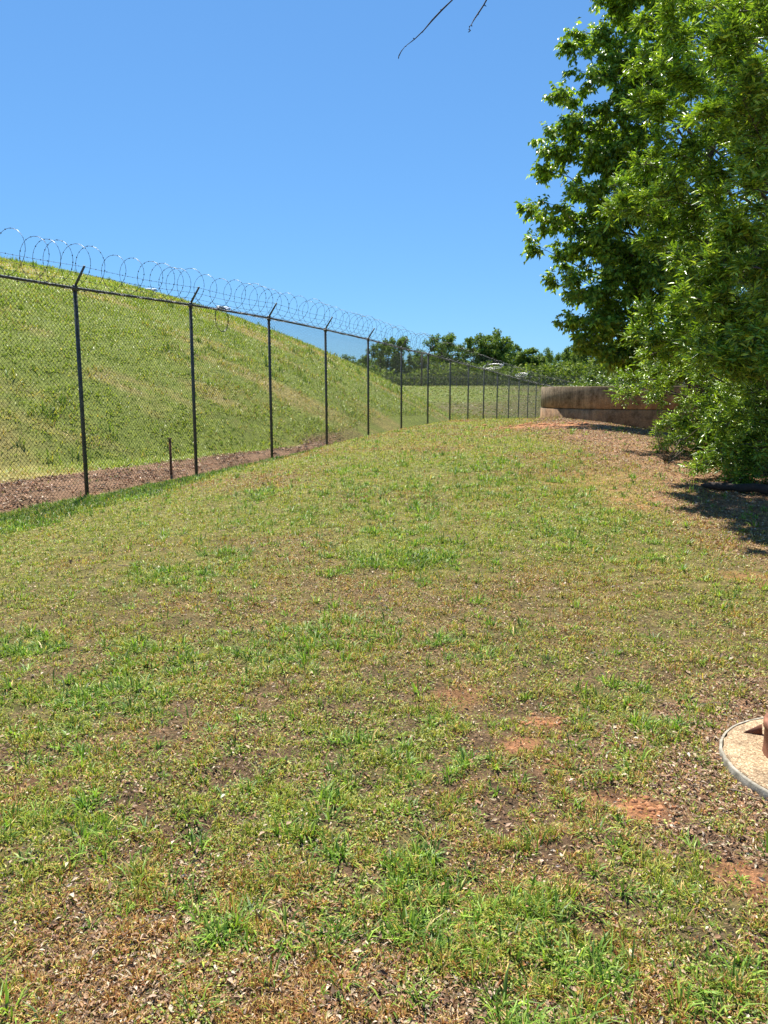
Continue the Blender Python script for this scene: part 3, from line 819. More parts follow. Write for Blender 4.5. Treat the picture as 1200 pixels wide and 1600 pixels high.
# ------------------------------------------------------------------ concrete tank
def tank():
    c = (9.4, 28.6); R = 3.55; ztop = CAMZ + 0.17
    zseam = ztop - 0.75; zb = ztop - 2.2
    root = empty("concrete_tank", (c[0], c[1], zseam - 0.4))
    tag(root, "low round concrete tank stained with red clay beside the trees", "tank")
    g = Geo()
    g.lathe((*c, 0), [(R - .03, zseam + 0.012), (R, zseam + 0.035), (R, ztop - 0.006), (R - 0.006, ztop), (R - 0.20, ztop + .004), (R - 0.22, ztop - 0.02), (R - 0.22, zseam - .8)], 300, 0.0004, 2)
    g.build("upper_ring", M_TANK, root)
    g = Geo()
    g.lathe((*c, 0), [(R + 0.015, zb), (R + 0.015, zseam - 0.035), (R - 0.02, zseam - 0.014), (R - 0.06, zseam - 0.014), (R - .06, zseam + .012)], 300, 0.0005, 4)
    g.build("lower_ring", M_TANK, root)
    g = Geo(); k = 64; ph = np.arange(k) * 2 * math.pi / k
    V = np.vstack([[c[0], c[1], zseam - .7], np.stack([c[0] + (R - .225) * np.cos(ph), c[1] + (R - .225) * np.sin(ph), 0 * ph + zseam - .7], -1)])
    g.add(V, None, [(0, 1 + i, 1 + (i + 1) % k) for i in range(k)]); g.build("tank_floor", M_TANK, root)
tank()

# ------------------------------------------------------------------ manhole pad and pipe
def manhole():
    z0 = gz(*MC)
    zt = 0.036 + float(smooth_terrain(np.array([MC[0]]), np.array([MC[1]]))[0])
    root = empty("manhole_cover_pad", (MC[0], MC[1], z0))
    tag(root, "round sandy concrete pad with a grey rim, half buried in the lawn", "manhole")
    g = Geo(); R = 0.475
    prof = [(0.0001, zt)] + [(R * f, zt + 0.004 * math.sin(f * 9)) for f in (0.25, 0.5, .75, 0.9)] + [(R - 0.012, zt), (R, zt - 0.008), (R, zt - 0.15)]
    g.lathe((*MC, 0), prof, 90, 0.006, 3); g.build("pad_top", M_PAD, root, True)
    g = Geo(); g.lathe((*MC, 0), [(R + 0.003, zt - 0.15), (R + 0.014, zt - 0.15), (R + 0.015, zt - 0.010), (R + 0.012, zt - 0.005), (R + 0.003, zt - 0.005)], 90, 0.002, 5)
    g.build("rim", M_RIM, root, True)
    # pipe standing on the pad
    pc = (1.778, 3.03); pr = 0.17; ph_ = 0.145
    rt = empty("clay_pipe", (pc[0], pc[1], zt)); tag(rt, "rust brown pipe stub with a thin plate standing in for a shadow on the round concrete pad", "pipe")
    g = Geo(); zz = zt
    g.lathe((*pc, 0), [(pr + .004, zz - .02), (pr, zz + 0.02), (pr, zz + ph_ - .035), (pr + 0.006, zz + ph_ - .03), (pr + 0.006, zz + ph_ - .005), (pr, zz + ph_), (pr - 0.03, zz + ph_), (pr - 0.032, zz + ph_ - .006), (pr - .032, zz + .0)], 56, 0.001, 8)
    g.build("pipe_wall", M_PIPE, rt, True)
    g = Geo(); k = 40; ph = np.arange(k) * 2 * math.pi / k
    V = np.vstack([[pc[0], pc[1], zz + .1], np.stack([pc[0] + (pr - .033) * np.cos(ph), pc[1] + (pr - .033) * np.sin(ph), 0 * ph + zz + .1], -1)])
    g.add(V, None, [(0, 1 + i, 1 + (i + 1) % k) for i in range(k)]); g.build("lid", M_RUST, rt)
    # thin rusty plate shaped to stand in for the dark shadow beside the pipe
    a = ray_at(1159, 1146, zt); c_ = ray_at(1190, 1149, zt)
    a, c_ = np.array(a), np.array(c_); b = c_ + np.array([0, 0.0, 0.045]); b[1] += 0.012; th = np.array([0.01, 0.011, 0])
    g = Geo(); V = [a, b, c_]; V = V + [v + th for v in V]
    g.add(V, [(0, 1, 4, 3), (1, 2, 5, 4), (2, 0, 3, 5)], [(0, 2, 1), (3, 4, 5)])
    g.build("shadow_plate", M_RUST, rt)
def ray_at(px, py, z):
    x1, zz = unproject(px, py, 1.0); t = (z - CAMZ) / (zz - CAMZ)
    return (x1 * t, t, z)
manhole()

# ------------------------------------------------------------------ trees
def curve(p0, p1, lift, wob, n, rng):
    p0, p1 = np.array(p0, float), np.array(p1, float)
    t = np.linspace(0, 1, n)[:, None]; L = np.linalg.norm(p1 - p0)
    m = (p0 + p1) / 2 + np.array([0, 0, lift * L])
    P = (1 - t) ** 2 * p0 + 2 * t * (1 - t) * m + t ** 2 * p1
    w = rng.normal(0, wob * L, (n, 3)); w[0] = 0; w[-1] = 0
    return P + w

class Tree:
    def __init__(s, seed, style):
        s.rng = np.random.default_rng(seed); s.w = Geo(); s.tw0, s.tw1 = [], []; s.st = style
    def trunk(s, base, top, r0, r1, n=8):
        s.tp = curve(base, top, 0.0, 0.012, n, s.rng); s.tr = np.linspace(r0, r1, n)
        s.tp[0] = base
        s.w.tube(s.tp, s.tr * np.concatenate([[1.35], np.ones(n - 1)]), 12)
    def at(s, z):
        i = np.interp(z, s.tp[:, 2], np.arange(len(s.tp)))
        return np.array([np.interp(i, np.arange(len(s.tp)), s.tp[:, k]) for k in range(3)]), float(np.interp(i, np.arange(len(s.tp)), s.tr))
    def bough(s, tip, nsec, ntw, slen, tlen, droop=0.0, start_z=None, full=0.3):
        rng = s.rng; tip = np.array(tip, float)
        if start_z is None:
            hd = np.hypot(*(tip[:2] - s.tp[0][:2])); start_z = tip[2] - hd * rng.uniform(0.25, 0.7)
        start_z = min(max(start_z, s.tp[0][2] + 0.5), s.tp[-1][2] - 0.05)
        p0, r = s.at(start_z)
        M = curve(p0, tip, 0.08 + droop, 0.012, 9, rng)
        L = np.linalg.norm(tip - p0)
        s.w.tube(M, np.linspace(min(r * 0.45, 0.008 * L + 0.006), 0.003, 9), 6, False)
        for k in range(nsec):
            t = full + (1 - full) * rng.random() ** 0.8 if k else 1.0
            i = t * 8; i0 = min(int(i), 7); p = M[i0] + (M[i0 + 1] - M[i0]) * (i - i0)
            T = M[i0 + 1] - M[i0]; T /= np.linalg.norm(T)
            d = T * 0.8 + rng.normal(0, 0.75, 3) * np.array([1, 1, s.st['flat']]); d /= np.linalg.norm(d)
            ls = slen * (0.45 + 0.75 * rng.random()) * (1.15 - 0.5 * t)
            e = p + d * ls + np.array([0, 0, s.st['sdroop'] * ls])
            Sg = curve(p, e, 0.1, 0.02, 5, rng)
            s.w.tube(Sg, np.linspace(0.006, 0.0025, 5), 4, False)
            tt = s.st['tw0'] + (1 - s.st['tw0']) * rng.random(ntw)
            for q in tt:
                i = q * 4; i0 = min(int(i), 3); pp = Sg[i0] + (Sg[i0 + 1] - Sg[i0]) * (i - i0)
                dd = d * 0.8 + rng.normal(0, 0.7, 3); dd[2] += s.st['tdroop']; dd /= np.linalg.norm(dd)
                s.tw0.append(pp); s.tw1.append(pp + dd * tlen * (0.5 + rng.random()))
    def leaves(s, name, root, mat, per, L, W, cols, pw, twigs=True):
        rng = s.rng; a = np.array(s.tw0); b = np.array(s.tw1); n = len(a)
        if twigs:
            D = b - a; S = np.cross(D, [0, 0, 1.0]); S /= np.linalg.norm(S, axis=1)[:, None] + 1e-9
            U_ = np.cross(S, D); U_ /= np.linalg.norm(U_, axis=1)[:, None] + 1e-9
            r = 0.0018
            V = np.stack([a + S * r, a - S * r, a + U_ * r * 1.5, b], 1); off = s.w.n + (np.arange(n) * 4)[:, None, None]
            s.w.v.append(V.reshape(-1, 3)); s.w.t.append((np.array([(0, 1, 3), (1, 2, 3), (2, 0, 3)])[None] + off).reshape(-1, 3)); s.w.n += 4 * n
        f = (np.arange(per)[None] + rng.random((n, per))) / per * 0.95 + 0.05
        P = (a[:, None] + (b - a)[:, None] * f[..., None]).reshape(-1, 3)
        D = np.repeat((b - a) / (np.linalg.norm(b - a, axis=1)[:, None] + 1e-9), per, 0)
        side = np.cross(D, [0, 0, 1.0]); side /= np.linalg.norm(side, axis=1)[:, None] + 1e-9
        sg = np.where(np.arange(n * per) % 2, 1, -1)[:, None]
        d = D * s.st['along'] + side * sg * 0.8 + rng.normal(0, 0.33, P.shape); d[:, 2] += s.st['ldroop']
        d /= np.linalg.norm(d, axis=1)[:, None]
        m = len(P); Ls = L * (0.6 + 0.7 * rng.random(m)); Ws = Ls * W * (0.8 + 0.4 * rng.random(m))
        nr = np.tile([0, 0, 1.0], (m, 1)) + rng.normal(0, s.st['flut'], (m, 3))
        idx = rng.choice(len(cols), m, p=np.array(pw) / sum(pw))
        tone = np.repeat(0.7 + 0.6 * rng.random(n), per)[:, None]
        c = np.array(cols)[idx] * np.array([1.35, 1.2, 0.9]) * tone * (0.85 + 0.3 * rng.random((m, 1)))
        V = leaf_verts(P, d, Ls, Ws, nr)
        return uniform(name, V, [(0, 1, 2), (0, 2, 3)], mat, root, c, root.location if root is not None else None)

def tree_root(name, base, label, cat="tree", group=None):
    r = empty(name, tuple(float(v) for v in base)); tag(r, label, cat, group); return r

STY_BROAD = dict(tw0=0.25, flat=0.4, sdroop=-0.05, tdroop=-0.2, along=0.7, ldroop=-0.75, flut=0.6)
STY_WILLOW = dict(tw0=0.5, flat=0.35, sdroop=0.02, tdroop=0.15, along=0.8, ldroop=0.0, flut=0.75)

def broad_tree():
    x, y = 8.9, 21.0; base = (x, y, gz(x, y) - 0.1)
    T = Tree(5, STY_BROAD); T.trunk(base, (x - 0.4, y + 0.2, 13.6), 0.20, 0.05, 10)
    tips = [(960, -20, 16), (925, 62, 16), (900, 78, 15.6), (930, 110, 15.3), (880, 152, 15.8), (900, 190, 15.4), (862, 212, 16), (872, 245, 15.6), (842, 268, 16), (905, 290, 15.2), (828, 330, 16), (870, 320, 15.5),
            (842, 382, 16.2), (880, 368, 16.2), (900, 430, 15.6), (882, 448, 16.4), (905, 475, 15.6), (896, 512, 16), (920, 545, 15.8), (960, 560, 15.6), (1000, 555, 15.6), (935, 500, 15.3), (950, 420, 15.3), (940, 350, 15.2),
            (965, 240, 15.2), (950, 170, 15.4), (980, 80, 15.6), (1000, -30, 16), (960, -90, 16.3), (1020, 500, 15.3), (1010, 420, 15.2), (985, 300, 15.3), (1040, 560, 15.4), (965, 15, 16.4), (920, 250, 15.4), (925, 395, 15.5)]
    for a, b, Y in tips:
        T.bough(U(a + T.rng.normal(0, 5), b + T.rng.normal(0, 5), Y + 3.7), 21, 10, 0.68, 0.22, 0.02, full=0.45)
    for i in range(80):
        ph = T.rng.random() * 2 * math.pi; zz = T.rng.uniform(2.6, 13.2); rr = 3.9 * math.sqrt(max(0.1, 1 - ((zz - 7) / 7) ** 2)) * T.rng.uniform(0.45, 1)
        p = (x + rr * math.cos(ph) * 0.9 - .3, y + rr * math.sin(ph), zz)
        q = ((p[0]) / (p[1] * .988) * FPX + 600)
        if q < 905: continue
        T.bough(p, 13, 7, 0.85, 0.26, 0.02)
    r = tree_root("broadleaf_tree", (x, y, gz(x, y)), "tall dark green broadleaf tree with drooping leaves reaching left over the concrete tank")
    T.leaves("crown", r, M_BROADLEAF, 9, 0.12, 0.55, [(0.13, 0.24, 0.035), (0.20, 0.33, 0.05), (0.08, 0.155, 0.028), (0.30, 0.43, 0.08)], [4, 3, 3, 2])
    T.w.build("trunk", M_BARK, r, True)
broad_tree()

WCOL = [(0.15, 0.27, 0.035), (0.24, 0.40, 0.055), (0.08, 0.15, 0.025), (0.36, 0.50, 0.10)]
def willow_tree():
    x, y = 5.9, 10.4; base = (x, y, gz(x, y) - 0.1)
    T = Tree(9, STY_WILLOW); T.trunk(base, (x - 0.1, y + 0.1, 8.4), 0.19, 0.05, 10)
    tips = [(1075, -15, 8.6), (1050, 40, 8.8), (1030, 95, 8.8), (1060, 130, 8.5), (1018, 165, 9.0), (1040, 220, 8.7), (1000, 262, 9.2), (955, 300, 9.6), (975, 330, 9.3), (1010, 330, 8.9), (1050, 300, 8.5), (1030, 380, 8.9),
            (1075, 250, 8.3), (1100, 180, 8.2), (1110, 90, 8.3), (1120, 20, 8.4), (1160, 60, 8.2), (1150, 150, 8.0), (1170, 240, 8.0), (1120, 320, 8.1), (1160, 350, 8.0), (1085, 400, 8.5),
            (1130, 430, 8.2), (1060, 455, 8.8), (1110, 480, 8.4), (1165, 480, 8.0), (1020, 490, 9.3), (1000, 520, 9.5), (1045, 525, 9.0), (1095, 540, 8.6), (1150, 560, 8.2), (1005, 555, 9.6), (1185, 420, 7.9), (1190, 130, 8.0), (1195, 560, 7.9), (1190, 300, 7.8), (1185, 20, 8.3), (1090, 470, 8.0), (1110, 560, 8.1), (1175, 520, 7.9)]
    for a, b, Y in tips:
        T.bough(U(a + T.rng.normal(0, 5), b + T.rng.normal(0, 5), Y + (0.5 if a < 1080 else -0.3)), 10, 17, 0.36, 0.15, 0.04, full=0.62)
    for i in range(42):
        ph = T.rng.random() * 2 * math.pi; zz = T.rng.uniform(1.6, 8.4); rr = 2.7 * math.sqrt(max(0.1, 1 - ((zz - 4.4) / 5) ** 2)) * T.rng.uniform(0.4, 1)
        p = (x + rr * math.cos(ph), y + rr * math.sin(ph), zz)
        q = ((p[0]) / (p[1] * .988) * FPX + 600)
        if q < 1075: continue
        T.bough(p, 8, 13, 0.7, 0.2, 0.03)
    # bare limb overhead with two hanging leafless twigs
    p0, r0 = T.at(7.9)
    e1 = U(715, -40, 3.6); e1[2] += 0.25
    lim = curve(p0, (1.3, 3.9, 5.2), 0.02, 0.008, 10, T.rng); T.w.tube(lim, np.linspace(0.05, 0.012, 10), 7, False)
    r = tree_root("willow_oak_tree", (x, y, gz(x, y)), "bright green narrow leaved tree filling the upper right corner")
    for path in ([(790, -130), (745, -50), (706.7, 0), (691, 15), (675, 32), (662, 47.5), (648, 61), (633, 72.5), (627, 80), (623, 88)],
                 [(800, -110), (775, -40), (760, 0), (756, 7.5), (746.7, 21.7), (741, 30), (736.7, 38), (733.5, 42), (733, 46), (735, 47.5)]):
        pts = [np.array((1.3, 3.9, 5.2))] + [U(a, b, 3.7 - 0.01 * i) for i, (a, b) in enumerate(path)]
        pts = np.array(pts); rad = np.interp(np.arange(len(pts)), [0, 3, len(pts) - 1], [0.008, 0.0030, 0.0017]) * (1 + 0.18 * T.rng.normal(size=len(pts)))
        g = Geo(); g.tube(pts, np.abs(rad), 6)
        for j in range(4, len(pts)):
            dv = T.rng.normal(size=3) * 0.006; dv[2] -= 0.002; g.tube([pts[j], pts[j] + dv * .6, pts[j] + dv], [0.0020, 0.0022, 0.0006], 5)
        g.build("twig", M_TWIG, r, True)
    T.leaves("crown", r, M_LEAF, 10, 0.078, 0.27, WCOL, [4, 3, 3, 1.5])
    T.w.build("trunk", M_BARK, r, True)
willow_tree()

def low_bushes():
    # arching shrub of the same narrow leaves that sweeps down to the grass
    def bush(name, seed, base, tips, label, nsec, ntw, sl, tl, L, W, cols, extra=0, spread=1.4, h=2.4):
        x, y = base; b = (x, y, gz(x, y) - 0.1)
        T = Tree(seed, STY_WILLOW); T.trunk(b, (x, y, b[2] + h * 0.8), 0.06, 0.02, 5)
        for a, bb, Y in tips:
            T.bough(U(a + T.rng.normal(0, 4), bb + T.rng.normal(0, 4), Y), nsec, ntw, sl, tl, 0.12, full=0.25)
        for i in range(extra):
            ph = T.rng.random() * 2 * math.pi; rr = spread * T.rng.random() ** .5
            T.bough((x + rr * math.cos(ph), y + rr * math.sin(ph), b[2] + 0.2 + h * T.rng.random() * math.sqrt(max(0.05, 1 - (rr / spread) ** 2))), nsec, ntw, sl, tl, 0.1, full=.25)
        r = tree_root(name, (x, y, gz(x, y)), label, "shrub")
        T.leaves("foliage", r, M_LEAF, 9, L, W, cols, [4, 3, 3, 1.5]); T.w.build("stem", M_BARK, r, True)
    bush("arching_shrub", 21, (6.0, 12.6), [(1010, 560, 12.0), (985, 620, 12.6), (1000, 590, 12.4), (1035, 615, 12.0), (1050, 665, 11.8), (1045, 700, 12.2), (1075, 640, 11.5), (1075, 690, 11.6), (1100, 715, 11.4), (1085, 735, 11.8), (1110, 670, 11.2), (1130, 620, 11.2), (1140, 700, 11.0), (1060, 590, 11.8)],
         "arching light green shrub spilling over the leaf litter right of the tank", 9, 12, 0.42, 0.17, 0.075, 0.27, WCOL, 34, 1.9, 2.8)
    bush("arching_shrub", 22, (5.9, 9.9), [(1150, 640, 9.6), (1130, 700, 9.8), (1160, 740, 9.6), (1185, 660, 9.2), (1195, 600, 9.2), (1120, 745, 10.2), (1180, 755, 9.4), (1175, 590, 9.6), (1160, 690, 9.4), (1135, 660, 9.8)],
         "dark shaded shrub at the right edge beneath the narrow leaved tree", 9, 12, 0.42, 0.17, 0.075, 0.27, WCOL, 34, 1.7, 2.6)
    G2 = [(0.10, 0.18, 0.04), (0.15, 0.24, 0.06), (0.07, 0.13, 0.03), (0.22, 0.28, 0.10)]
    bush("round_shrub", 23, (9.6, 34.5), [], "light green bush rising behind the left end of the concrete tank", 9, 8, 0.7, 0.3, 0.105, 0.45, G2, 46, 2.0, 3.0)
    bush("round_shrub", 24, (12.6, 35.5), [], "dusty green bush behind the middle of the concrete tank", 9, 8, 0.7, 0.3, 0.105, 0.45, [(0.14, 0.17, 0.07), (0.2, 0.22, 0.1), (0.09, 0.12, 0.05), (0.3, 0.3, 0.18)], 46, 2.1, 3.3)
    bush("round_shrub", 25, (13.4, 26.5), [], "shaded bush growing against the right side of the tank", 9, 8, 0.7, 0.3, 0.105, 0.4, G2, 46, 2.4, 3.6)
low_bushes()

def back_trees():
    # larger trees further along the bank: close the view behind the near ones
    for seed, x, y, h, rad, lab in ((31, 13.6, 23.0, 11.5, 3.8, "tree on the bank just beyond the dark broadleaf tree, right of the tank"),
                                    (32, 11.5, 15.0, 12.0, 3.6, "tree hidden mostly behind the narrow leaved tree at the right edge"),
                                    (33, 18.5, 39.0, 10.0, 4.0, "mid green tree standing on the bank behind the concrete tank"),
                                    (34, 9.6, 9.0, 9.0, 2.8, "tree at the right edge beyond the shaded shrub")):
        z = gz(x, y); T = Tree(seed, STY_BROAD); T.trunk((x, y, z - .1), (x, y, z + h), 0.18, 0.04, 8)
        for i in range(85):
            ph = T.rng.random() * 2 * math.pi; zz = T.rng.uniform(0.12, 1.0); rr = rad * math.sqrt(max(0.06, 1 - ((zz - 0.5) / 0.53) ** 2)) * T.rng.uniform(0.4, 1)
            T.bough((x + rr * math.cos(ph), y + rr * math.sin(ph), z + zz * h), 8, 5, 0.9, 0.32, 0.02)
        r = tree_root("broadleaf_tree", (x, y, z), lab)
        T.leaves("crown", r, M_LEAF, 7, 0.15, 0.5, [(0.055, 0.13, 0.03), (0.085, 0.17, 0.04), (0.04, 0.10, 0.028), (0.12, 0.21, 0.055)], [4, 3, 3, 1.5])
        T.w.build("trunk", M_BARK, r, True)
back_trees()

# ------------------------------------------------------------------ far tree line
def far_variant(seed, shape):
    """unit tree: 1 m tall, ~0.6 m wide; returns crown and trunk meshes (objects are made by the caller)"""
    rng = np.random.default_rng(seed); g = Geo()
    g.tube(curve((0, 0, -0.03), (0.02, 0, 0.8), 0, 0.01, 6, rng), np.linspace(0.02, 0.006, 6), 7)
    P = []; n_l = 30 if shape != 'pine' else 26
    for i in range(n_l):
        z = rng.uniform(0.12, 0.93); ph = rng.random() * 6.28
        if shape == 'round': rr = 0.33 * math.sqrt(max(0.04, 1 - ((z - 0.55) / 0.45) ** 2))
        elif shape == 'tall': rr = 0.24 * math.sqrt(max(0.04, 1 - ((z - 0.5) / 0.52) ** 2)) + 0.03
        elif shape == 'wide': rr = 0.45 * math.sqrt(max(0.04, 1 - ((z - 0.45) / 0.55) ** 2))
        else: rr = 0.22 * (1.05 - z)
        rr *= rng.uniform(0.3, 1.0)
        e = np.array([rr * math.cos(ph), rr * math.sin(ph), z]); s0 = np.array([0, 0, max(0.1, z - rr * 0.8)])
        g.tube(curve(s0, e, 0.05, 0.02, 4, rng), np.linspace(0.007, 0.002, 4), 4, False)
        cl = rng.uniform(0.055, 0.115)
        for q in range(5):
            c = e + rng.normal(0, cl * 0.75, 3) * np.array([1, 1, 0.8]); k = 84
            v = rng.normal(size=(k, 3)); v /= np.linalg.norm(v, axis=1)[:, None]
            P.append(c + v * (rng.random((k, 1)) ** 0.45) * cl * 0.62)
    P = np.concatenate(P); P = P[P[:, 2] > 0.06]
    m = len(P); D = rng.normal(size=(m, 3)); D /= np.linalg.norm(D, axis=1)[:, None]
    L = 0.025 * (0.5 + rng.random(m)); V = leaf_verts(P, D, L, L * 0.75)
    c = np.array([(0.06, 0.105, 0.03), (0.09, 0.145, 0.04), (0.045, 0.08, 0.028), (0.12, 0.17, 0.05)])[rng.integers(0, 4, m)] * (0.8 + 0.4 * rng.random((m, 1))) * np.array([1.9, 1.75, 1.2])
    return V, c, g

def far_trees():
    protos = {}
    for i, sh in enumerate(('round', 'tall', 'wide', 'pine', 'round', 'tall')):
        V, c, g = far_variant(100 + i, sh); protos[i] = (V, c, g, sh)
    made = {}
    # px, top y, metres away, variant, width factor, label
    L = [(548, 560, 150, 4, 1.1, "small round tree showing just above the end of the embankment slope"),
         (572, 556, 165, 3, 1.0, "dark pointed evergreen left of the tallest tree behind the embankment"),
         (594, 538, 135, 0, .8, "tree hugging the left flank of the big tree beyond the embankment end"),
         (616, 529, 132, 0, .95, "big full crowned tree directly beyond the foot of the embankment"),
         (640, 560, 150, 1, 1.1, "lower tree in the dip between two tall crowns on the far treeline"),
         (662, 552, 150, 4, 1.1, "leafy tree behind the thin dark pole"),
         (690, 524, 138, 0, .9, "tall crown left of the pair of high trees on the far treeline"),
         (716, 537, 158, 1, 1.2, "shaded tree in the notch left of the pair of high trees"),
         (741, 526, 140, 0, .8, "left one of the pair of high trees near the treeline centre"),
         (771, 523, 138, 5, 1.15, "right one of the pair of high trees near the treeline centre"),
         (795, 541, 160, 2, .8, "sloping shoulder tree right of the high pair"),
         (818, 545, 150, 5, 1.3, "spiky topped tree above the fence end and razor wire tangle"),
         (842, 556, 150, 3, 1.3, "small pointed tree left of the distant dark pine"),
         (852, 550, 230, 4, .7, "tiny dark crown peeping over the treeline gap"),
         (870, 556, 140, 2, .9, "yellow green spreading tree behind the tank's left corner"),
         (898, 533, 150, 2, .8, "broad tree half hidden by the overhanging branch beside the tank"),
         (925, 540, 140, 4, 1.1, "rounded tree right of the treeline end, behind the leaning boughs"),
         (955, 536, 140, 0, 1.0, "dark crown seen through the foliage above the tank"),
         (500, 585, 150, 2, 1.0, "tree mostly hidden behind the embankment crest"),]
    for px, py, Y, v, wf, lab in L:
        top = U(px, py, Y); x = float(top[0]); zb = gz(x, Y); h = float(top[2]) - zb
        root = tree_root("deciduous_tree" if protos[v][3] != 'pine' else "evergreen_tree", (x, Y, zb), lab, "tree", "trees along the far treeline")
        root.scale = (h * wf, h * wf, h * 1.04); root.rotation_euler = (0, 0, (px * 1.7) % 6.28)
        if v not in made:
            V, c, g, sh = protos[v]
            cr = uniform("crown", V, [(0, 1, 2), (0, 2, 3)], M_FARLEAF, None, c, (0, 0, 0))
            g.v = [q for q in g.v]; tr = g.build("trunk", M_BARK, None, True, (0, 0, 0)); made[v] = (cr, tr)
        else:
            cr, tr = made[v][0].copy(), made[v][1].copy(); C.objects.link(cr); C.objects.link(tr)
        cr.parent = root; tr.parent = root
    # undergrowth below the tree line: one dense mass nobody could count
    n = 60000
    x = RNG.uniform(-40, 75, n); y = 118 + 14 * RNG.random(n) + 0.1 * x
    top = 2.6 + 4.6 * fbm(x, y, 5, 111, 3) + 1.6 * sstep(24, 40, x)
    z = terrain(x, y) + top * RNG.random(n) ** 0.7
    P = np.stack([x, y, z], -1); S = 0.3 + 0.3 * RNG.random(n)
    c = pick(n, [(0.065, 0.115, 0.03), (0.10, 0.17, 0.045), (0.045, 0.08, 0.025), (0.15, 0.22, 0.06)], [4, 3, 3, 1.5])
    leafset("undergrowth", P, rand_dir(n), S, S * 0.8, c, M_FARLEAF, "dense green undergrowth along the foot of the far treeline", "undergrowth")
far_trees()

# ------------------------------------------------------------------ small things on the grass
def stick(px, py, ang, L, r, lab, bend=0.1, seed=0, mat=None):
    rng = np.random.default_rng(seed + 50); x, y = ray_ground(px, py); n = 9
    t = np.linspace(-.5, .5, n); X = x + np.cos(ang) * L * t - np.sin(ang) * bend * L * (0.25 - t ** 2) * 2; Y = y + np.sin(ang) * L * t + np.cos(ang) * bend * L * (0.25 - t ** 2) * 2
    Z = terrain(X, Y) + 0.014 + r + rng.normal(0, 0.002, n)
    g = Geo(); g.tube(np.stack([X, Y, Z], -1), np.linspace(r, r * 0.45, n) * (1 + 0.12 * rng.normal(size=n)), 7)
    m = n // 2; b = np.array([X[m], Y[m], Z[m]]); d = np.array([math.cos(ang + 0.7), math.sin(ang + .7), 0.1]) * L * 0.22
    g.tube([b, b + d * .5, b + d], [r * .5, r * .4, r * .2], 5)
    tag(g.build("stick", mat or M_STICK, None, True, (x, y, float(Z[m]))), lab, "stick", "fallen sticks on the lawn")
for i, a in enumerate([(255, 1192, 0.9, 0.10, 0.0018, "thin dry stick lying on the brown lawn patch at lower left"),
          (155, 1495, 1.2, 0.09, 0.0026, "pale dry stem near the lower left corner of the lawn"),
          (415, 1380, 0.35, 0.08, 0.0024, "short dark stick left of centre in the foreground grass"),
          (225, 1455, 0.75, 0.16, 0.002, "long thin pale stalk among the lower left tufts"),
          (1165, 1250, -0.8, 0.12, 0.0035, "pale stick lying against the rim of the round pad"),
          (1075, 1138, 0.25, 0.15, 0.0028, "forked dark stick in the litter left of the round pad"),
          (1130, 1108, -0.2, 0.22, 0.002, "long thin twig in the litter above the round pad"),
          (180, 1120, -0.3, 0.12, 0.002, "small twig beside the bright grass patch at left"),
          (215, 888, -0.35, 0.4, 0.004, "pale grass stalk beside the small green patch in mid lawn")]):
    stick(*a, seed=i)

def snag():
    # pale bare twigs where the shrub meets the litter
    b = ray_ground(1040, 722); z = gz(*b); g = Geo(); rng = np.random.default_rng(4)
    for i in range(7):
        d = np.array([rng.uniform(-.5, .5), rng.uniform(-.4, .3), rng.uniform(0.15, .55)]); s = np.array([b[0], b[1], z])
        g.tube(curve(s, s + d, 0.12, 0.04, 6, rng), np.linspace(0.009, 0.003, 6), 6)
    tag(g.build("dead_branch", M_STICK, None, True, (b[0], b[1], z)), "pale dead branch with bare twigs at the foot of the shrub by the litter", "dead branch")
    g = Geo(); a = ray_ground(1095, 765); c = ray_ground(1215, 778)
    P = curve((a[0], a[1], gz(*a) + .05), (c[0], c[1], gz(*c) + .08), 0.0, 0.01, 8, rng); g.tube(P, np.array([.02, .045, .05, .042, .055, .05, .06, .055]), 9)
    tag(g.build("fallen_log", M_TWIG, None, True, (a[0], a[1], gz(*a))), "old fallen log lying in the deep shade under the shrubs", "log")
snag()

def fallen_leaf(px, py, L, W, col, lab, seed):
    x, y = ray_ground(px, py); z = gz(x, y) + 0.02; rng = np.random.default_rng(seed); a = rng.random() * 6.28
    m = 9; t = np.linspace(0, 1, m); w = W * np.sin(t * math.pi) ** 0.8 * (1 - 0.25 * t)
    ax = np.array([math.cos(a), math.sin(a), 0]); sx = np.array([-math.sin(a), math.cos(a), 0])
    V = []
    for tt, ww in zip(t, w):
        c = np.array([x, y, z]) + ax * (tt - .5) * L + np.array([0, 0, 0.004 * math.sin(tt * 5)])
        V += [c - sx * ww / 2 + np.array([0, 0, .005]), c, c + sx * ww / 2 + np.array([0, 0, .008])]
    Q = []
    for i in range(m - 1):
        Q += [(3 * i, 3 * i + 1, 3 * i + 4, 3 * i + 3), (3 * i + 1, 3 * i + 2, 3 * i + 5, 3 * i + 4)]
    o = np_mesh("fallen_leaf", V, [np.array(Q)], M_LITTER, None, np.tile(col, (len(V), 1)), True, (x, y, z))
    tag(o, lab, "leaf", "fallen leaves on the lawn")
for i, a in enumerate([(349, 1256, 0.028, 0.018, (0.62, 0.66, 0.42), "pale green fallen leaf on the bare patch left of centre"),
                       (508, 1207, 0.016, 0.012, (0.6, 0.28, 0.12), "small orange fallen leaf near the lawn centre"),
                       (586, 1217, 0.016, 0.012, (0.72, 0.6, 0.48), "small pale tan fallen leaf right of the orange one"),
                       (985, 1108, 0.03, 0.02, (0.34, 0.13, 0.06), "curled red brown leaf standing in the grass left of the round pad"),
                       (602, 950, 0.05, 0.035, (0.07, 0.04, 0.02), "dark dead leaf on the mid lawn below the bright patch"),
                       (1075, 1190, 0.02, 0.014, (0.75, 0.65, 0.52), "pale leaf flake between the clay spot and the round pad")]):
    fallen_leaf(*a, seed=i)

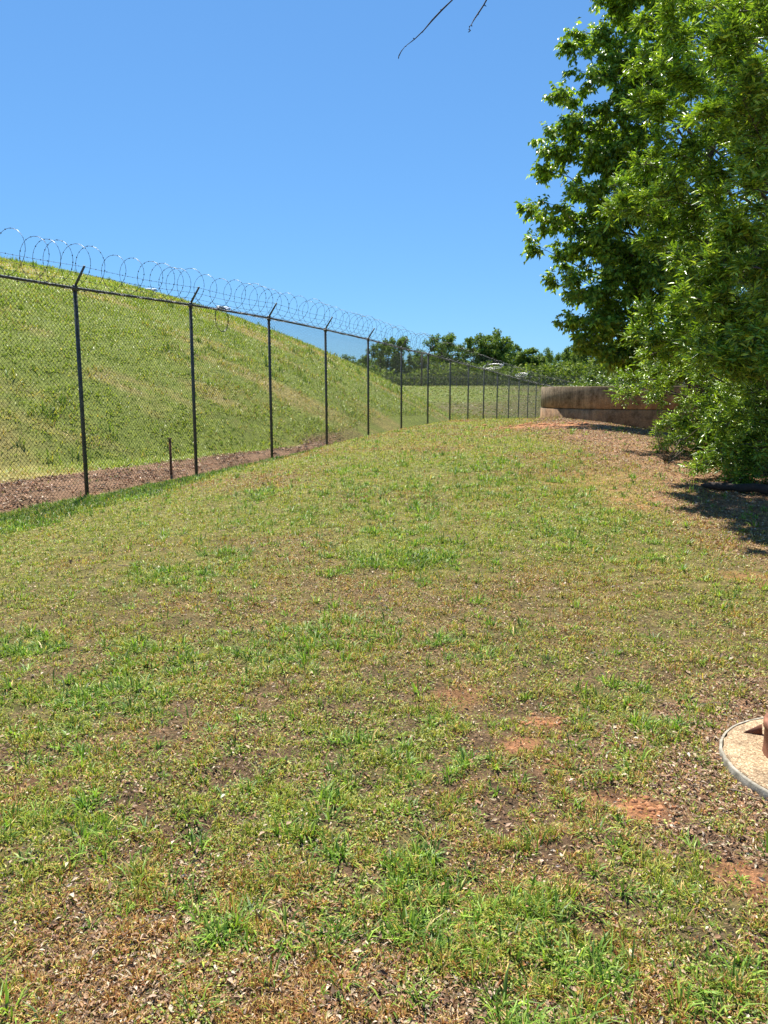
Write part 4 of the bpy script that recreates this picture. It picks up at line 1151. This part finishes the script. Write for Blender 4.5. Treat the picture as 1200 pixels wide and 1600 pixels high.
def clods():
    rng = np.random.default_rng(77); k = 0
    places = [(568, 1173, 1, .008, "small soil clod left of the lawn centre")]
    for cx, cy, sp, cnt, sz, lab in [(1016, 1266, 0.055, 26, 0.012, "red clay clods on the bare spot left of the round pad"), (850, 1130, 0.06, 20, .012, "crumbled orange clay on the bare spot above it"),
                             (850, 664, 0.7, 40, 0.05, "crumbled red clay spilled at the foot of the tank"), (1016, 1273, .02, 3, .016, "")]:
        x, y = ray_ground(cx, cy); g = Geo()
        for i in range(cnt):
            q = (x + rng.normal(0, sp), y + rng.normal(0, sp)); r = sz * (0.4 + rng.random()); z = gz(*q)
            g.lathe((q[0], q[1], z), [(0.0001, r * .75), (r * .6, r * .6), (r, r * .15), (r * .9, -r * .4)], 7, 0.12, int(rng.integers(999)))
        if lab: tag(g.build("clay_clods", M_CLAY, None, False, (x, y, gz(x, y))), lab, "clay", kind="stuff")
clods()

def tank_weeds():
    rng = np.random.default_rng(61); m = 70
    th = rng.uniform(math.radians(175), math.radians(290), m); r = 3.58 + np.abs(rng.normal(0, 0.10, m))
    CX = 9.4 + r * np.cos(th); CY = 28.6 + r * np.sin(th); i = np.repeat(np.arange(m), 12); n = len(i)
    c = pick(n, [(0.11, 0.18, 0.04), (0.07, 0.12, 0.03), (0.25, 0.21, 0.10)], [3, 2, 2])
    tag(blades("wall_foot_weeds", CX[i] + rng.normal(0, 0.05, n), CY[i] + rng.normal(0, .04, n), 0.08 + 0.22 * rng.random(n) ** 2, np.full(n, 0.018), np.clip(rng.normal(0.5, 0.3, n), 0, 1.2), c), "thin weeds growing along the foot of the concrete tank", "weeds", kind="stuff")
tank_weeds()

def clouds():
    rng = np.random.default_rng(8)
    for px, py, w, lab in ((233, 452, 26, "tiny white cloud just above the embankment crest behind the second bay"), (349, 482, 22, "small white cloud touching the embankment crest beside the second post")):
        g = Geo(); c = U(px, py, 2600.0); k = w * 2600 / FPX
        for i in range(9):
            q = c + np.array([rng.normal(0, k * 0.22), rng.normal(0, k * .2), rng.normal(0, k * 0.04)]); r = k * rng.uniform(0.08, 0.17)
            a = np.linspace(-1.45, 1.45, 9)
            g.lathe(q, [(r * 1.5 * math.cos(v), r * 0.55 * math.sin(v)) for v in a], 14, 0.05, i)
        tag(g.build("cloud", M_CLOUD, None, True, tuple(float(v) for v in c)), lab, "cloud", kind="structure")
clouds()
